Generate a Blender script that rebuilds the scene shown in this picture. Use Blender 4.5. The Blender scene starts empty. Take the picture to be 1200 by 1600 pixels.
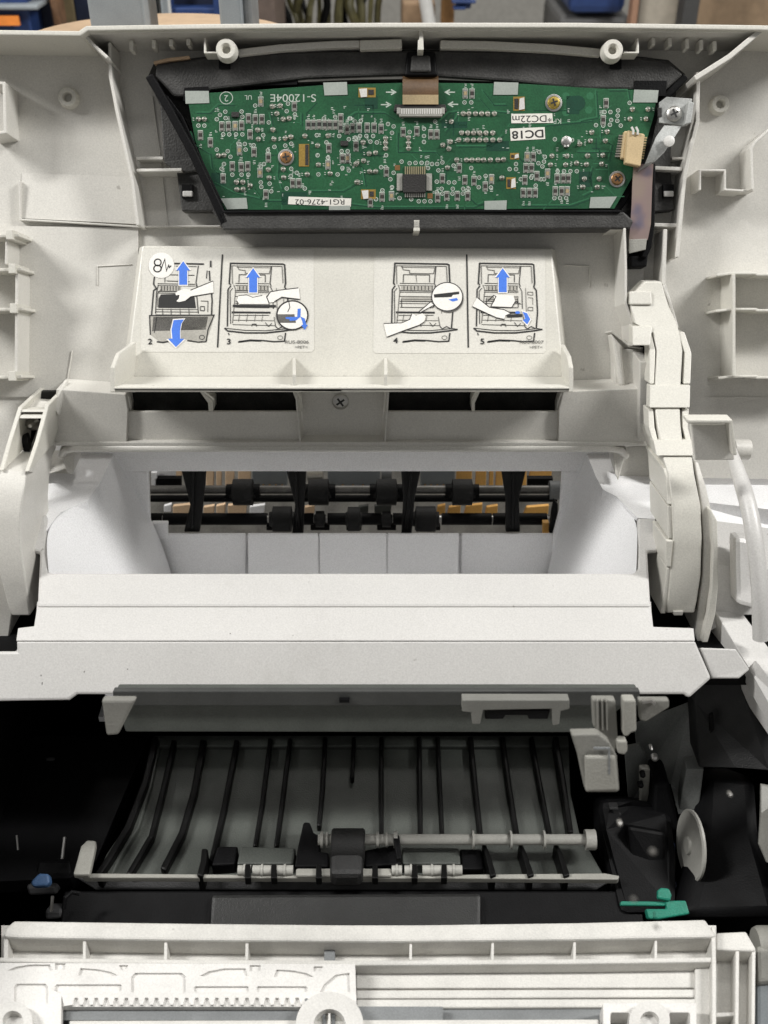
import bpy, bmesh, math, random
from mathutils import Vector as V
from mathutils.geometry import tessellate_polygon
R = math.radians
random.seed(7)
S = bpy.context.scene
COL = S.collection

# ---------------------------------------------------------------- camera, world, lamps, exposure
F = 1650.0
TH = R(35)
CAM = V((0, 0, 0.8))
RT = V((1, 0, 0)); FW = V((0, math.cos(TH), -math.sin(TH))); UP = V((0, math.sin(TH), math.cos(TH)))
cd = bpy.data.cameras.new('camera'); cam = bpy.data.objects.new('camera', cd); COL.objects.link(cam)
cam.location = CAM; cam.rotation_euler = (R(90) - TH, 0, 0)
cd.sensor_fit = 'VERTICAL'; cd.sensor_height = 36; cd.sensor_width = 27; cd.lens = 36 * F / 1600
cd.clip_start = 0.01; cd.clip_end = 50
cd.dof.use_dof = True; cd.dof.focus_distance = 0.60; cd.dof.aperture_fstop = 13
S.camera = cam
W = bpy.data.worlds.new('World'); S.world = W; W.use_nodes = True
W.node_tree.nodes['Background'].inputs[0].default_value = (1.0, 0.99, 0.97, 1)
W.node_tree.nodes['Background'].inputs[1].default_value = 0.21
def lamp(name, loc, target, sx, sy, power, col):
    l = bpy.data.lights.new(name, 'AREA'); l.shape = 'RECTANGLE'; l.size = sx; l.size_y = sy
    l.energy = power; l.color = col
    o = bpy.data.objects.new(name, l); COL.objects.link(o)
    o.location = CAM + V(loc)
    o.rotation_euler = (CAM + V(target) - o.location).to_track_quat('-Z', 'Y').to_euler()
lamp('ceiling_and_fill_lamp', (-1.3, 0.30, 0.98), (0, 0.5, -0.3), 0.16, 0.6, 29, (1.0, 0.985, 0.955))
lamp('ceiling_and_fill_lamp', (1.3, 0.30, 0.98), (0, 0.5, -0.3), 0.16, 0.6, 29, (1.0, 0.985, 0.955))
lamp('ceiling_and_fill_lamp', (0.0, 0.30, 1.35), (0, 0.5, -0.3), 0.9, 0.14, 4, (1.0, 0.985, 0.955))  # added central fill, no real fixture; brightens tray shelves and other upward faces
lamp('ceiling_and_fill_lamp', (0.3, 2.2, 1.6), (0.2, 2.6, -0.4), 0.3, 1.2, 26, (1.0, 0.97, 0.92))
S.view_settings.view_transform = 'Standard'; S.view_settings.look = 'None'
S.view_settings.gamma = 1; S.view_settings.exposure = 0.0
S.view_settings.use_curve_mapping = False

# ---------------------------------------------------------------- materials
MATS = {}
def mat(name, col, rough=0.5, metal=0.0, mott=0.06, mscale=60, bump=0.05, bscale=900, spec=0.5, col2=None, dirt=0.0, trans=0.0, coat=0.0):
    m = bpy.data.materials.new(name); m.use_nodes = True; nt = m.node_tree; N = nt.nodes; L = nt.links
    b = N['Principled BSDF']
    b.inputs['Roughness'].default_value = rough; b.inputs['Metallic'].default_value = metal
    b.inputs['Specular IOR Level'].default_value = spec
    if coat: b.inputs['Coat Weight'].default_value = coat
    tc = N.new('ShaderNodeTexCoord')
    geo = N.new('ShaderNodeNewGeometry')
    n1 = N.new('ShaderNodeTexNoise'); n1.inputs['Scale'].default_value = mscale; n1.inputs['Detail'].default_value = 6
    L.new(geo.outputs['Position'], n1.inputs['Vector'])
    c2 = col2 or tuple(c * (1 - mott * 2.2) for c in col)
    mx = N.new('ShaderNodeMix'); mx.data_type = 'RGBA'
    mx.inputs[6].default_value = (*col, 1); mx.inputs[7].default_value = (*c2, 1)
    rp = N.new('ShaderNodeMapRange'); rp.inputs[1].default_value = 0.38; rp.inputs[2].default_value = 0.68
    L.new(n1.outputs[0], rp.inputs[0]); L.new(rp.outputs[0], mx.inputs[0])
    # fine speckle
    n3 = N.new('ShaderNodeTexNoise'); n3.inputs['Scale'].default_value = bscale * 1.3; n3.inputs['Detail'].default_value = 2
    L.new(geo.outputs['Position'], n3.inputs['Vector'])
    r3 = N.new('ShaderNodeMapRange'); r3.inputs[1].default_value = 0.3; r3.inputs[2].default_value = 0.7
    r3.inputs[3].default_value = 1 - max(.075, mott * 1.2); r3.inputs[4].default_value = 1 + max(.075, mott * 1.2)
    L.new(n3.outputs[0], r3.inputs[0])
    ml = N.new('ShaderNodeVectorMath'); ml.operation = 'SCALE'
    L.new(mx.outputs[2], ml.inputs[0]); L.new(r3.outputs[0], ml.inputs['Scale'])
    out = ml.outputs[0]
    if dirt:
        n4 = N.new('ShaderNodeTexNoise'); n4.inputs['Scale'].default_value = 14; n4.inputs['Detail'].default_value = 9
        n4.inputs['Roughness'].default_value = 0.68
        L.new(geo.outputs['Position'], n4.inputs['Vector'])
        r4 = N.new('ShaderNodeMapRange'); r4.inputs[1].default_value = 0.54; r4.inputs[2].default_value = 0.74
        r4.inputs[4].default_value = dirt
        L.new(n4.outputs[0], r4.inputs[0])
        md = N.new('ShaderNodeMix'); md.data_type = 'RGBA'
        md.inputs[7].default_value = (col[0] * .55, col[1] * .53, col[2] * .5, 1)
        L.new(r4.outputs[0], md.inputs[0]); L.new(out, md.inputs[6]); out = md.outputs[2]
        n5 = N.new('ShaderNodeTexNoise'); n5.inputs['Scale'].default_value = 150; n5.inputs['Detail'].default_value = 3
        L.new(geo.outputs['Position'], n5.inputs['Vector'])
        r5 = N.new('ShaderNodeMapRange'); r5.inputs[1].default_value = 0.735; r5.inputs[2].default_value = 0.78; r5.inputs[4].default_value = min(1, dirt * 1.8)
        L.new(n5.outputs[0], r5.inputs[0])
        me = N.new('ShaderNodeMix'); me.data_type = 'RGBA'; me.inputs[7].default_value = (.16, .14, .12, 1)
        L.new(r5.outputs[0], me.inputs[0]); L.new(out, me.inputs[6]); out = me.outputs[2]
    L.new(out, b.inputs['Base Color'])
    rr = N.new('ShaderNodeMapRange'); rr.inputs[3].default_value = rough * 0.85; rr.inputs[4].default_value = min(1, rough * 1.2)
    L.new(n1.outputs[0], rr.inputs[0]); L.new(rr.outputs[0], b.inputs['Roughness'])
    if bump:
        bp = N.new('ShaderNodeBump'); bp.inputs['Strength'].default_value = bump; bp.inputs['Distance'].default_value = 0.001
        L.new(n3.outputs[0], bp.inputs['Height']); L.new(bp.outputs[0], b.inputs['Normal'])
    MATS[name] = m
    return m
BEIGE = mat('beige_plastic', (.63, .615, .575), .36, mott=.022, mscale=25, bump=.07, dirt=.24)
CREAM = mat('cream_plastic', (.63, .615, .56), .36, mott=.02, mscale=25, bump=.05, dirt=.16)
WHITE = mat('white_plastic', (.565, .556, .54), .36, mott=.018, mscale=25, bump=.05, dirt=.30)
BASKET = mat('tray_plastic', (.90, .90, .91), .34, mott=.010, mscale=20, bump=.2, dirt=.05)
DOORM = mat('door_plastic', (.64, .628, .595), .45, mott=.05, bump=.2, dirt=.14)
DOORI = mat('door_insert_plastic', (.70, .688, .665), .45, mott=.04, bump=.15, dirt=.1)
DARK = mat('dark_grey_plastic', (.046, .045, .043), .6, mott=.2, bump=.35, bscale=700)
BLACK = mat('black_plastic', (.004, .004, .0046), .55, mott=.15, bump=.2, spec=.14)
RUBBER = mat('black_rubber', (.008, .008, .008), .65, mott=.2, bump=.4)
RIBM = mat('black_rib_plastic', (.004, .004, .004), .45, mott=.1, bump=.1, spec=.16)
GUIDE = mat('grey_guide_plastic', (.070, .077, .069), .5, mott=.1, bump=.3)
SLATE = mat('slate_plastic', (.20, .21, .215), .5, mott=.08, bump=.2)
VOID = mat('dark_slot', (.018, .018, .016), .9, mott=.3, bump=0)
STEEL = mat('steel', (.55, .54, .52), .38, 1.0, mott=.08, bump=.05)
ZINC = mat('galvanised_sheet', (.42, .43, .42), .55, .35, mott=.12, bump=.1)
TINM = mat('tin_solder', (.62, .60, .55), .3, .85, mott=.05, bump=0)
COPPER = mat('copper_screw', (.55, .30, .14), .35, .9, mott=.1, bump=0)
BRASS = mat('brass_screw', (.62, .46, .12), .35, .9, mott=.1, bump=0)
PING = mat('pale_pin_metal', (.50, .44, .28), .4, .7, mott=.1, bump=0)
GOLDP = mat('gold_plating', (.50, .33, .09), .4, .7, mott=.1, bump=0)
PCBM = mat('green_solder_mask', (.019, .094, .040), .35, mott=.16, mscale=45, bump=.05, col2=(.011, .062, .028))
TRACE = mat('copper_trace_under_mask', (.032, .140, .066), .35, mott=.1, bump=0)
TRACED = mat('bare_mask_gap', (.006, .05, .028), .4, mott=.1, bump=0)
SILK = mat('white_silkscreen', (.46, .52, .46), .7, mott=.1, bump=0)
CHIP = mat('chip_epoxy', (.022, .02, .019), .6, mott=.2, bump=.3)
RBODY = mat('resistor_body', (.04, .032, .028), .5, mott=.2, bump=0)
CERAM = mat('ceramic_tan', (.36, .28, .16), .5, mott=.1, bump=0)
TAPE = mat('grey_tape', (.33, .36, .33), .55, mott=.05, bump=.05)
PAPERW = mat('white_sticker', (.72, .70, .64), .7, mott=.03, bump=0)
INK = mat('black_ink', (.02, .02, .02), .6, mott=.1, bump=0)
INKG = mat('grey_ink', (.13, .125, .115), .6, mott=.15, bump=0)
INKL = mat('light_grey_ink', (.40, .385, .345), .6, mott=.1, bump=0)
INKW = mat('white_ink', (.82, .80, .76), .6, mott=.02, bump=0)
INKB = mat('blue_ink', (.06, .19, .72), .55, mott=.04, bump=0)
FLEXB = mat('brown_flex_film', (.10, .055, .024), .35, mott=.15, bump=0)
TANC = mat('tan_connector', (.58, .44, .25), .5, mott=.06, bump=.1)
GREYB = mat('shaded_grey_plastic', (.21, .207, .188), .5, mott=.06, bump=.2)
GRNL = mat('green_lever_plastic', (.008, .21, .14), .5, mott=.1, bump=.2)
BLUEL = mat('blue_lever_plastic', (.05, .11, .23), .5, mott=.1, bump=.2)
DULLW = mat('dull_white_plastic', (.32, .315, .285), .5, mott=.06, bump=.2, dirt=.2)
BAYW = mat('bay_white_plastic', (.40, .395, .365), .4, mott=.05, bump=.1)
NYLON = mat('white_nylon', (.62, .61, .585), .4, mott=.05, bump=.1)
FOILM = mat('pink_flex_foil', (.36, .29, .28), .3, .5, mott=.1, bump=0)
CARD = mat('cardboard', (.50, .30, .12), .8, mott=.12, bump=.2, bscale=300)
TANW = mat('tan_board', (.55, .39, .25), .6, mott=.07, bump=.1)
BGREY = mat('grey_paint', (.28, .31, .33), .5, mott=.05, bump=.05)
BBLUE = mat('blue_plastic', (.02, .05, .17), .45, mott=.1, bump=.05)
BNAVY = mat('navy_plastic', (.015, .022, .05), .5, mott=.1, bump=.05)
BORANGE = mat('orange_card', (.85, .26, .04), .7, mott=.06, bump=.05)
BBROWN = mat('brown_wood', (.19, .10, .05), .6, mott=.2, bump=.1)
BWALL = mat('pale_wall_paint', (.42, .41, .38), .8, mott=.06, bump=.1)
BWHITE = mat('white_enamel', (.68, .68, .66), .5, mott=.05, bump=.05)
BOLIVE = mat('olive_cable', (.12, .11, .045), .5, mott=.2, bump=.05)
BENCH = mat('bench_laminate', (.30, .28, .25), .5, mott=.08, bump=.1)
def foil_bands():
    nt = FOILM.node_tree; N = nt.nodes; L = nt.links; b = N['Principled BSDF']
    g = N.new('ShaderNodeNewGeometry'); n = N.new('ShaderNodeTexNoise'); n.inputs['Scale'].default_value = 45; n.inputs['Detail'].default_value = 2
    L.new(g.outputs['Position'], n.inputs['Vector'])
    cr = N.new('ShaderNodeValToRGB'); e = cr.color_ramp.elements
    e[0].position = .30; e[0].color = (.14, .15, .24, 1); e[1].position = .42; e[1].color = (.36, .27, .26, 1)
    x = e.new(.60); x.color = (.40, .32, .26, 1); x = e.new(.72); x.color = (.36, .26, .28, 1)
    L.new(n.outputs[0], cr.inputs[0]); L.new(cr.outputs[0], b.inputs['Base Color'])
foil_bands()

# ---------------------------------------------------------------- geometry helpers
def ray(px, py): return FW * F + RT * (px - 600) + UP * (800 - py)
class PL:
    def __init__(s, y, z, n, raw=None):
        s.n = V(n).normalized(); s.p = raw if raw is not None else CAM + V((0, y, z))
    def off(s, d): return PL(0, 0, s.n, raw=s.p + s.n * d)
def at(px, py, pl):
    d = ray(px, py); return CAM + d * ((pl.p - CAM).dot(pl.n) / d.dot(pl.n))
def ay(px, py, y):
    d = ray(px, py); return CAM + d * (y / d.y)
def az(px, py, z):
    d = ray(px, py); return CAM + d * (z / d.z)
LID = PL(.60, -.217, (0, -.883, .469))
LBL = PL(.585, -.222, (0, -.787, .617))
HNG = PL(.535, -.3, (0, -.985, .17))
BK = PL(.565, -.4, (0, -1, 0))
TOP = PL(.5, -.352, (0, 0, 1))
BT = PL(.456, -.36, (0, -.28, .96))
BF = PL(.415, -.372, (0, -.76, .65))
BAR = PL(.45, -.45, (0, -1, 0))
FLR = PL(.42, -.50, (0, 0, 1))
DOOR = PL(.30, -.47, (0, -.10, .995))
PCB = LID.off(.020)

class M:
    def __init__(s): s.v = []; s.f = []; s.m = []; s.cur = 0
    def add(s, vs, fs):
        o = len(s.v); s.v += [V(x) for x in vs]; s.f += [[i + o for i in f] for f in fs]; s.m += [s.cur] * len(fs)
        return s
    def slot(s, i): s.cur = i; return s
    def prism(s, pts, vec, holes=()):
        loops = [list(pts)] + [list(h) for h in holes]
        if holes:
            tris = tessellate_polygon(loops)
        else:
            tris = [list(range(len(pts)))]
        flat = [p for l in loops for p in l]; n = len(flat)
        fs = [list(t) for t in tris] + [[i + n for i in reversed(t)] for t in tris]
        o = 0
        for l in loops:
            k = len(l)
            for i in range(k):
                a, b = o + i, o + (i + 1) % k
                fs.append([a, b, b + n, a + n])
            o += k
        return s.add(flat + [p + vec for p in flat], fs)
    def poly(s, px, pl, depth, holes=()):
        P = [at(a, b, pl) for a, b in px]; H = [[at(a, b, pl) for a, b in h] for h in holes]
        return s.prism(P, pl.n * -depth, H)
    def rect(s, x0, y0, x1, y1, pl, depth): return s.poly([(x0, y0), (x1, y0), (x1, y1), (x0, y1)], pl, depth)
    def rib(s, px, pl, w, depth):
        L, Rr = stroke(px, w)
        k = len(px)
        A = [at(*p, pl) for p in L]; B = [at(*p, pl) for p in Rr]
        vec = pl.n * -depth
        vs = A + B + [p + vec for p in A] + [p + vec for p in B]
        fs = []
        for i in range(k - 1):
            fs += [[i, i + 1, k + i + 1, k + i], [2*k + i, 3*k + i, 3*k + i + 1, 2*k + i + 1],
                   [i, 2*k + i, 2*k + i + 1, i + 1], [k + i, k + i + 1, 3*k + i + 1, 3*k + i]]
        fs += [[0, k, 3*k, 2*k], [k - 1, 3*k - 1, 4*k - 1, 2*k - 1]]
        return s.add(vs, fs)
    def ink(s, px, pl, w):
        L, Rr = stroke(px, w); k = len(px)
        return s.add([at(*p, pl) for p in L] + [at(*p, pl) for p in Rr], [[i, i + 1, k + i + 1, k + i] for i in range(k - 1)])
    def flat(s, px, pl): return s.add([at(*p, pl) for p in px], [list(range(len(px)))])
    def box(s, c, x, y, z, ax=None):
        X, Y, Z = ax or (V((1, 0, 0)), V((0, 1, 0)), V((0, 0, 1)))
        vs = [V(c) + X * (x/2*a) + Y * (y/2*b) + Z * (z/2*d) for a in (-1, 1) for b in (-1, 1) for d in (-1, 1)]
        return s.add(vs, [[0,1,3,2],[4,6,7,5],[0,4,5,1],[2,3,7,6],[0,2,6,4],[1,5,7,3]])
    def lathe(s, p0, axis, prof, n=20, cap=True):
        a = V(axis).normalized(); t = V((1, 0, 0)) if abs(a.x) < .9 else V((0, 1, 0))
        u = a.cross(t).normalized(); w = a.cross(u)
        vs = []; fs = []; k = len(prof)
        for (d, r) in prof:
            for i in range(n):
                th = 2*math.pi*i/n
                vs.append(V(p0) + a*d + (u*math.cos(th) + w*math.sin(th))*r)
        for j in range(k - 1):
            for i in range(n):
                fs.append([j*n + i, j*n + (i+1) % n, (j+1)*n + (i+1) % n, (j+1)*n + i])
        if cap:
            fs.append(list(range(n))); fs.append([(k-1)*n + i for i in range(n)])
        return s.add(vs, fs)
    def cyl(s, p0, p1, r, n=16):
        p0 = V(p0); p1 = V(p1); return s.lathe(p0, p1 - p0, [(0, r), ((p1 - p0).length, r)], n)
    def tube(s, pts, r, n=10):
        pts = [V(p) for p in pts]; vs = []; fs = []; prev = None
        for i, p in enumerate(pts):
            d = (pts[min(i+1, len(pts)-1)] - pts[max(i-1, 0)]).normalized()
            u = prev - d * prev.dot(d) if prev else (d.cross(V((0, 0, 1))) if abs(d.z) < .9 else d.cross(V((1, 0, 0))))
            u.normalize(); prev = u; w = d.cross(u)
            rr = r[i] if isinstance(r, (list, tuple)) else r
            vs += [p + (u*math.cos(2*math.pi*k/n) + w*math.sin(2*math.pi*k/n))*rr for k in range(n)]
        for i in range(len(pts)-1):
            fs += [[i*n+k, i*n+(k+1) % n, (i+1)*n+(k+1) % n, (i+1)*n+k] for k in range(n)]
        fs += [list(range(n)), [(len(pts)-1)*n+k for k in range(n)]]
        return s.add(vs, fs)
    def grid(s, rows):
        k = len(rows[0]); vs = [p for r in rows for p in r]
        return s.add(vs, [[j*k+i, j*k+i+1, (j+1)*k+i+1, (j+1)*k+i] for j in range(len(rows)-1) for i in range(k-1)])
    def loft(s, A, B, vec):   # strip between polylines A and B (3-D), thickened by vec (a vector or one per point)
        k = len(A); vec = vec if isinstance(vec, list) else [vec]*k
        vs = list(A) + list(B) + [a + v for a, v in zip(A, vec)] + [b + v for b, v in zip(B, vec)]
        fs = []
        for i in range(k-1):
            fs += [[i, i+1, k+i+1, k+i], [2*k+i, 3*k+i, 3*k+i+1, 2*k+i+1], [i, 2*k+i, 2*k+i+1, i+1], [k+i, k+i+1, 3*k+i+1, 3*k+i]]
        fs += [[0, k, 3*k, 2*k], [k-1, 3*k-1, 4*k-1, 2*k-1]]
        return s.add(vs, fs)
    def mesh(s, name, mats, origin, smooth):
        me = bpy.data.meshes.new(name)
        me.from_pydata([v - origin for v in s.v], [], s.f)
        for m in (mats if isinstance(mats, (list, tuple)) else [mats]): me.materials.append(m)
        me.polygons.foreach_set('material_index', s.m)
        bm = bmesh.new(); bm.from_mesh(me); bmesh.ops.recalc_face_normals(bm, faces=bm.faces)
        if smooth:
            for f in bm.faces: f.smooth = True
            for e in bm.edges:
                if len(e.link_faces) == 2 and e.calc_face_angle(0) > R(38): e.smooth = False
        bm.to_mesh(me); bm.free(); me.update()
        return me
    def build(s, name, mats, parent=None, bevel=0.0, smooth=False, label=None, cat=None, group=None, kind=None):
        lo = V((min(v[i] for v in s.v) for i in range(3))); hi = V((max(v[i] for v in s.v) for i in range(3)))
        org = (lo + hi)/2
        o = bpy.data.objects.new(name, s.mesh(name, mats, org, smooth))
        COL.objects.link(o)
        if parent: o.parent = parent
        WL[o] = org; o.location = org - (WL[parent] if parent else V((0, 0, 0)))
        if bevel:
            b = o.modifiers.new('bevel', 'BEVEL'); b.width = bevel; b.segments = 2; b.limit_method = 'ANGLE'; b.angle_limit = R(40)
        tag(o, label, cat, group, kind)
        return o
WL = {}
def tag(o, label=None, cat=None, group=None, kind=None):
    for k, v in (('label', label), ('category', cat), ('group', group), ('kind', kind)):
        if v: o[k] = v
    return o
def stroke(px, w):
    L = []; Rr = []; k = len(px); px = [V((a, b)) for a, b in px]
    for i in range(k):
        d1 = (px[i] - px[i-1]).normalized() if i else None
        d2 = (px[i+1] - px[i]).normalized() if i < k-1 else None
        d1 = d1 or d2; d2 = d2 or d1
        n1 = V((-d1.y, d1.x)); n2 = V((-d2.y, d2.x)); n = n1 + n2
        if n.length < .3: n = n1.copy()
        n.normalize(); sc = 1/max(.45, n.dot(n1))
        ww = w[i] if isinstance(w, (list, tuple)) else w
        L.append(tuple(px[i] + n*(ww/2*sc))); Rr.append(tuple(px[i] - n*(ww/2*sc)))
    return L, Rr
def thing(name, loc, label, cat, group=None):
    o = bpy.data.objects.new(name, None); COL.objects.link(o); o.empty_display_size = .02
    o.location = loc; WL[o] = V(loc); return tag(o, label, cat, group)
def copy_of(o, parent, loc):
    c = o.copy(); COL.objects.link(c); c.parent = parent; WL[c] = V(loc); c.location = V(loc) - WL[parent]; return c
def circ(cx, cy, rx, ry=None, n=28, a0=0, a1=360):
    ry = ry or rx
    full = abs(a1 - a0) >= 360
    return [(cx + rx*math.cos(R(a0 + (a1-a0)*i/(n if full else n-1))), cy + ry*math.sin(R(a0 + (a1-a0)*i/(n if full else n-1)))) for i in range(n)]
def mixp(a, b, t): return a + (b - a)*t
def text_mesh(m, s, cx, cy, h, pl, rot=0, sx=1.0, bold=False):
    c = bpy.data.curves.new('lettering', 'FONT'); c.body = s; c.align_x = 'CENTER'; c.align_y = 'CENTER'; c.size = 1
    if bold: c.offset = .018
    o = bpy.data.objects.new('lettering', c); COL.objects.link(o)
    bpy.context.view_layer.update()
    me = bpy.data.meshes.new_from_object(o.evaluated_get(bpy.context.evaluated_depsgraph_get()))
    k = h/0.70; cr, sr = math.cos(R(rot)), math.sin(R(rot)); vs = []
    for v in me.vertices:
        x, y = v.co.x*k*sx, -v.co.y*k
        vs.append(at(cx + x*cr - y*sr, cy + x*sr + y*cr, pl))
    m.add(vs, [list(p.vertices) for p in me.polygons])
    bpy.data.meshes.remove(me); bpy.data.objects.remove(o); bpy.data.curves.remove(c)
def px2m(n, pl, px=600, py=800): return (at(px + n, py, pl) - at(px, py, pl)).length
def screw(parent, px, py, pl, rpx, m, washer=None, rot=20, name='screw'):
    c = at(px, py, pl); r = px2m(rpx, pl, px, py); n = pl.n
    k = M()
    if washer: k.slot(1).lathe(c, n, [(-.0006, r*1.32), (.0005, r*1.32), (.0006, r*1.2)], 20)
    k.slot(0).lathe(c, n, [(-.001, r), (.0008, r), (.0016, r*.82), (.0019, r*.45), (.0019, .00001)], 20)
    u = V((1, 0, 0)); w = n.cross(u).normalized()
    a = u*math.cos(R(rot)) + w*math.sin(R(rot)); b = n.cross(a)
    k.slot(2).box(c + n*.0017, r*1.15, r*.24, .0007, (a, b, n)).box(c + n*.0017, r*.24, r*1.15, .0008, (a, b, n))
    return k.build(name, [m, washer or m, INK], parent, smooth=True)
def boss(parent, px, py, pl, rpx, depth, m=CREAM, hole=.42, name='screw_boss'):
    c = at(px, py, pl); r = px2m(rpx, pl, px, py); n = pl.n
    return M().lathe(c, n, [(-depth, r*1.1), (-.0008, r), (0, r*.9), (0, r*(hole+.14)), (-.0012, r*hole), (-depth*.8, r*hole*.9), (-depth*.8, .00001)], 24, cap=False).build(name, m, parent, smooth=True)

# ---------------------------------------------------------------- the room: bench, wall
M().box(CAM + V((0, .9, -.69)), 4.0, 3.4, .04).build('workbench_top', BENCH, kind='structure')
M().box(CAM + V((0, 3.9, -.2)), 9, .06, 3.0).build('back_wall', BWALL, kind='structure')
M().box(CAM + V((0, 2.2, -1.02)), 9, 6.5, .05).build('floor', BENCH, kind='structure')

# ---------------------------------------------------------------- raised top cover of the printer
cover = thing('top_cover', at(600, 690, HNG), 'raised beige top cover seen from inside, with ribs and two picture instruction labels', 'printer cover')
RIM = LID.off(.036)
# base skin, with the two side bays and the flex-cable channel
rim = [(-110, 49), (124, 52), (136, 44), (330, 41), (600, 39), (900, 39), (1190, 43), (1310, 48)]
m = M(); m.prism([at(x, y, RIM) - LID.n*.036 for x, y in rim] + [at(1340, 640, LID), at(-130, 640, LID)], LID.n*-.004)
m.build('cover_skin', BEIGE, cover)
M().poly([(-130, 620), (60, 620), (64, 742), (-130, 742)], LID.off(.0004), .004).build('cover_skin', BEIGE, cover)
M().poly([(1016, 620), (1340, 620), (1340, 750), (1022, 746)], LID.off(.0004), .004).build('cover_skin', BEIGE, cover)
# outer wall (rim)
rim = [(-110, 49), (124, 52), (136, 44), (330, 41), (600, 39), (900, 39), (1190, 43), (1310, 48)]
M().rib(rim, RIM, 8, .037).build('rim_wall', CREAM, cover, bevel=.0006)
# sloped corner webs where the middle of the wall steps forward
def web(name, pts, w, off, depth, m=BEIGE, bevel=.0004, label=None, parent=None):
    return M().rib(pts, LID.off(off), w, depth).build(name, m, parent or cover, bevel=bevel, label=label)
web('corner_web', [(128, 50), (146, 70), (168, 90)], 5, .030, .031)
web('corner_web', [(1189, 47), (1140, 88), (1086, 122)], 8, .033, .034)
# inner skin of wall between the corners (thicker step)
M().rib([(134, 49), (330, 47), (600, 45), (900, 45), (1186, 48)], LID.off(.032), 7, .033).build('wall_step', BEIGE, cover, bevel=.0004)
# long dividing ribs
web('rib', [(171, 66), (172, 118), (182, 172), (196, 235), (207, 285), (215, 352)], 5, .020, .021)
web('rib', [(1091, 112), (1090, 190), (1078, 236), (1070, 275), (1064, 340), (1058, 402)], 6, .018, .019)
web('rib', [(30, 282), (31, 343), (120, 348), (215, 354), (345, 353)], 3, .004, .005)
web('rib', [(213, 247), (255, 247)], 5, .010, .011); web('rib', [(213, 266), (284, 265)], 5, .016, .017)
web('rib', [(1020, 262), (1066, 264)], 6, .016, .017); web('rib', [(1050, 247), (1072, 247)], 4, .010, .011); web('rib', [(1018, 351), (1060, 352)], 6, .014, .015)
web('rib', [(1040, 358), (1037, 442), (1058, 512)], 6, .020, .021)
web('rib', [(976, 356), (978, 420), (978, 474), (989, 506), (990, 540)], 4, .026, .027)
M().rib([(953, 354), (980, 354)], LID.off(.022), 10, .023).build('rib', BEIGE, cover, bevel=.0004)
web('rib', [(1094, 297), (1094, 266), (1133, 266), (1133, 296), (1162, 298)], 3.5, .016, .017)
web('rib', [(1176, 296), (1174, 232), (1180, 222), (1205, 200)], 4.5, .018, .019)
web('rib', [(1160, 297), (1178, 297)], 3.5, .012, .013)
M().poly([(-40, 352), (216, 356), (216, 620), (-40, 620)], LID.off(.0022), .004).build('cover_panel', BEIGE, cover)
M().add([at(34, 270, LID.off(.0002)), at(205, 276, LID.off(.0002)), at(213, 350, LID.off(.0022)), at(34, 341, LID.off(.0022)), at(213, 350, LID), at(34, 341, LID)], [[0, 1, 2, 3], [3, 2, 4, 5]]).build('cover_panel', BEIGE, cover)
# comb of small ribs under the rim
for x, y0, y1 in [(205, 63, 78), (240, 62, 75), (267, 61, 72), (294, 60, 70), (1021, 58, 70), (1047, 58, 72), (1074, 60, 75), (1096, 62, 77), (1117, 64, 79)]:
    M().rect(x - 3, y0, x + 3, y1, LID.off(.024), .009).build('comb_rib', CREAM, cover, bevel=.0003)
# left edge box and compartments
web('rib', [(-20, 128), (6, 130), (8, 206), (-20, 210)], 5, .020, .021)
for y, x1 in [(368, 30), (421, 34), (483, 36), (589, 34)]:
    web('rib', [(-60, y + 2), (x1 - 6, y), (x1, y - 1)], 5, .024, .025, CREAM)
    M().rect(x1 - 21, y - 9, x1 - 10, y + 6, LID.off(.026), .024).build('rib_clip', CREAM, cover, bevel=.0003)
web('rib', [(10, 372), (9, 413)], 4, .022, .023); web('rib', [(26, 426), (25, 586)], 5, .022, .023)
# right edge compartments
for y, x0 in [(427, 1120), (483, 1118), (588, 1122)]:
    web('rib', [(x0, y + 3), (1145, y), (1182, y), (1183, y + 2), (1290, y + 1)], 4, .020, .021, CREAM)
web('rib', [(1147, 428), (1147, 588)], 5, .022, .023, CREAM)
# bosses
for x, y, r, d, o in [(353, 76, 16, .006, .032), (958, 77, 16, .006, .032), (105, 151, 15, .005, .005), (1126, 162, 14, .005, .005)]:
    boss(cover, x, y, LID.off(o), r, d)
web('hook', [(320, 59), (320, 82), (340, 82)], 3, .030, .031, CREAM); web('hook', [(997, 59), (997, 82), (975, 82)], 3, .030, .031, CREAM)
M().poly([(655, 47), (661, 47), (662, 78), (653, 78), (653, 62), (655, 62)], LID.off(.032), .033).build('hook', CREAM, cover, bevel=.0003)
# pale curved strip above the black frame
M().rib([(372, 82), (440, 74), (520, 69), (562, 68)], LID.off(.022), 11, .02).build('curved_strip', BEIGE, cover, bevel=.0006)
M().rib([(562, 70), (596, 69), (628, 68)], LID.off(.023), 15, .02).build('curved_strip', CREAM, cover, bevel=.0006)
M().rib([(688, 69), (760, 70), (860, 75), (938, 82)], LID.off(.022), 13, .02).build('curved_strip', CREAM, cover, bevel=.0006)
# centre tab at the bottom of the black frame
M().rect(646, 343, 656, 361, LID.off(.026), .02).build('tab', CREAM, cover, bevel=.0003)

# label panel: a wedge standing proud of the skin
m = M()
F4 = [(222, 384), (862, 390), (885, 540), (893, 610), (170, 610), (205, 540)]
fp = [at(222, 384, LBL), at(862, 388, LBL), at(882, 590, LBL), at(196, 590, LBL)]
lo = [at(217, 386, LID), at(868, 390, LID), at(893, 612, LID), at(188, 612, LID)]
m.add(fp + lo, [[0, 1, 2, 3], [0, 4, 5, 1], [1, 5, 6, 2], [2, 6, 7, 3], [3, 7, 4, 0]])
m.build('label_panel', CREAM, cover, bevel=.0009)
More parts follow.
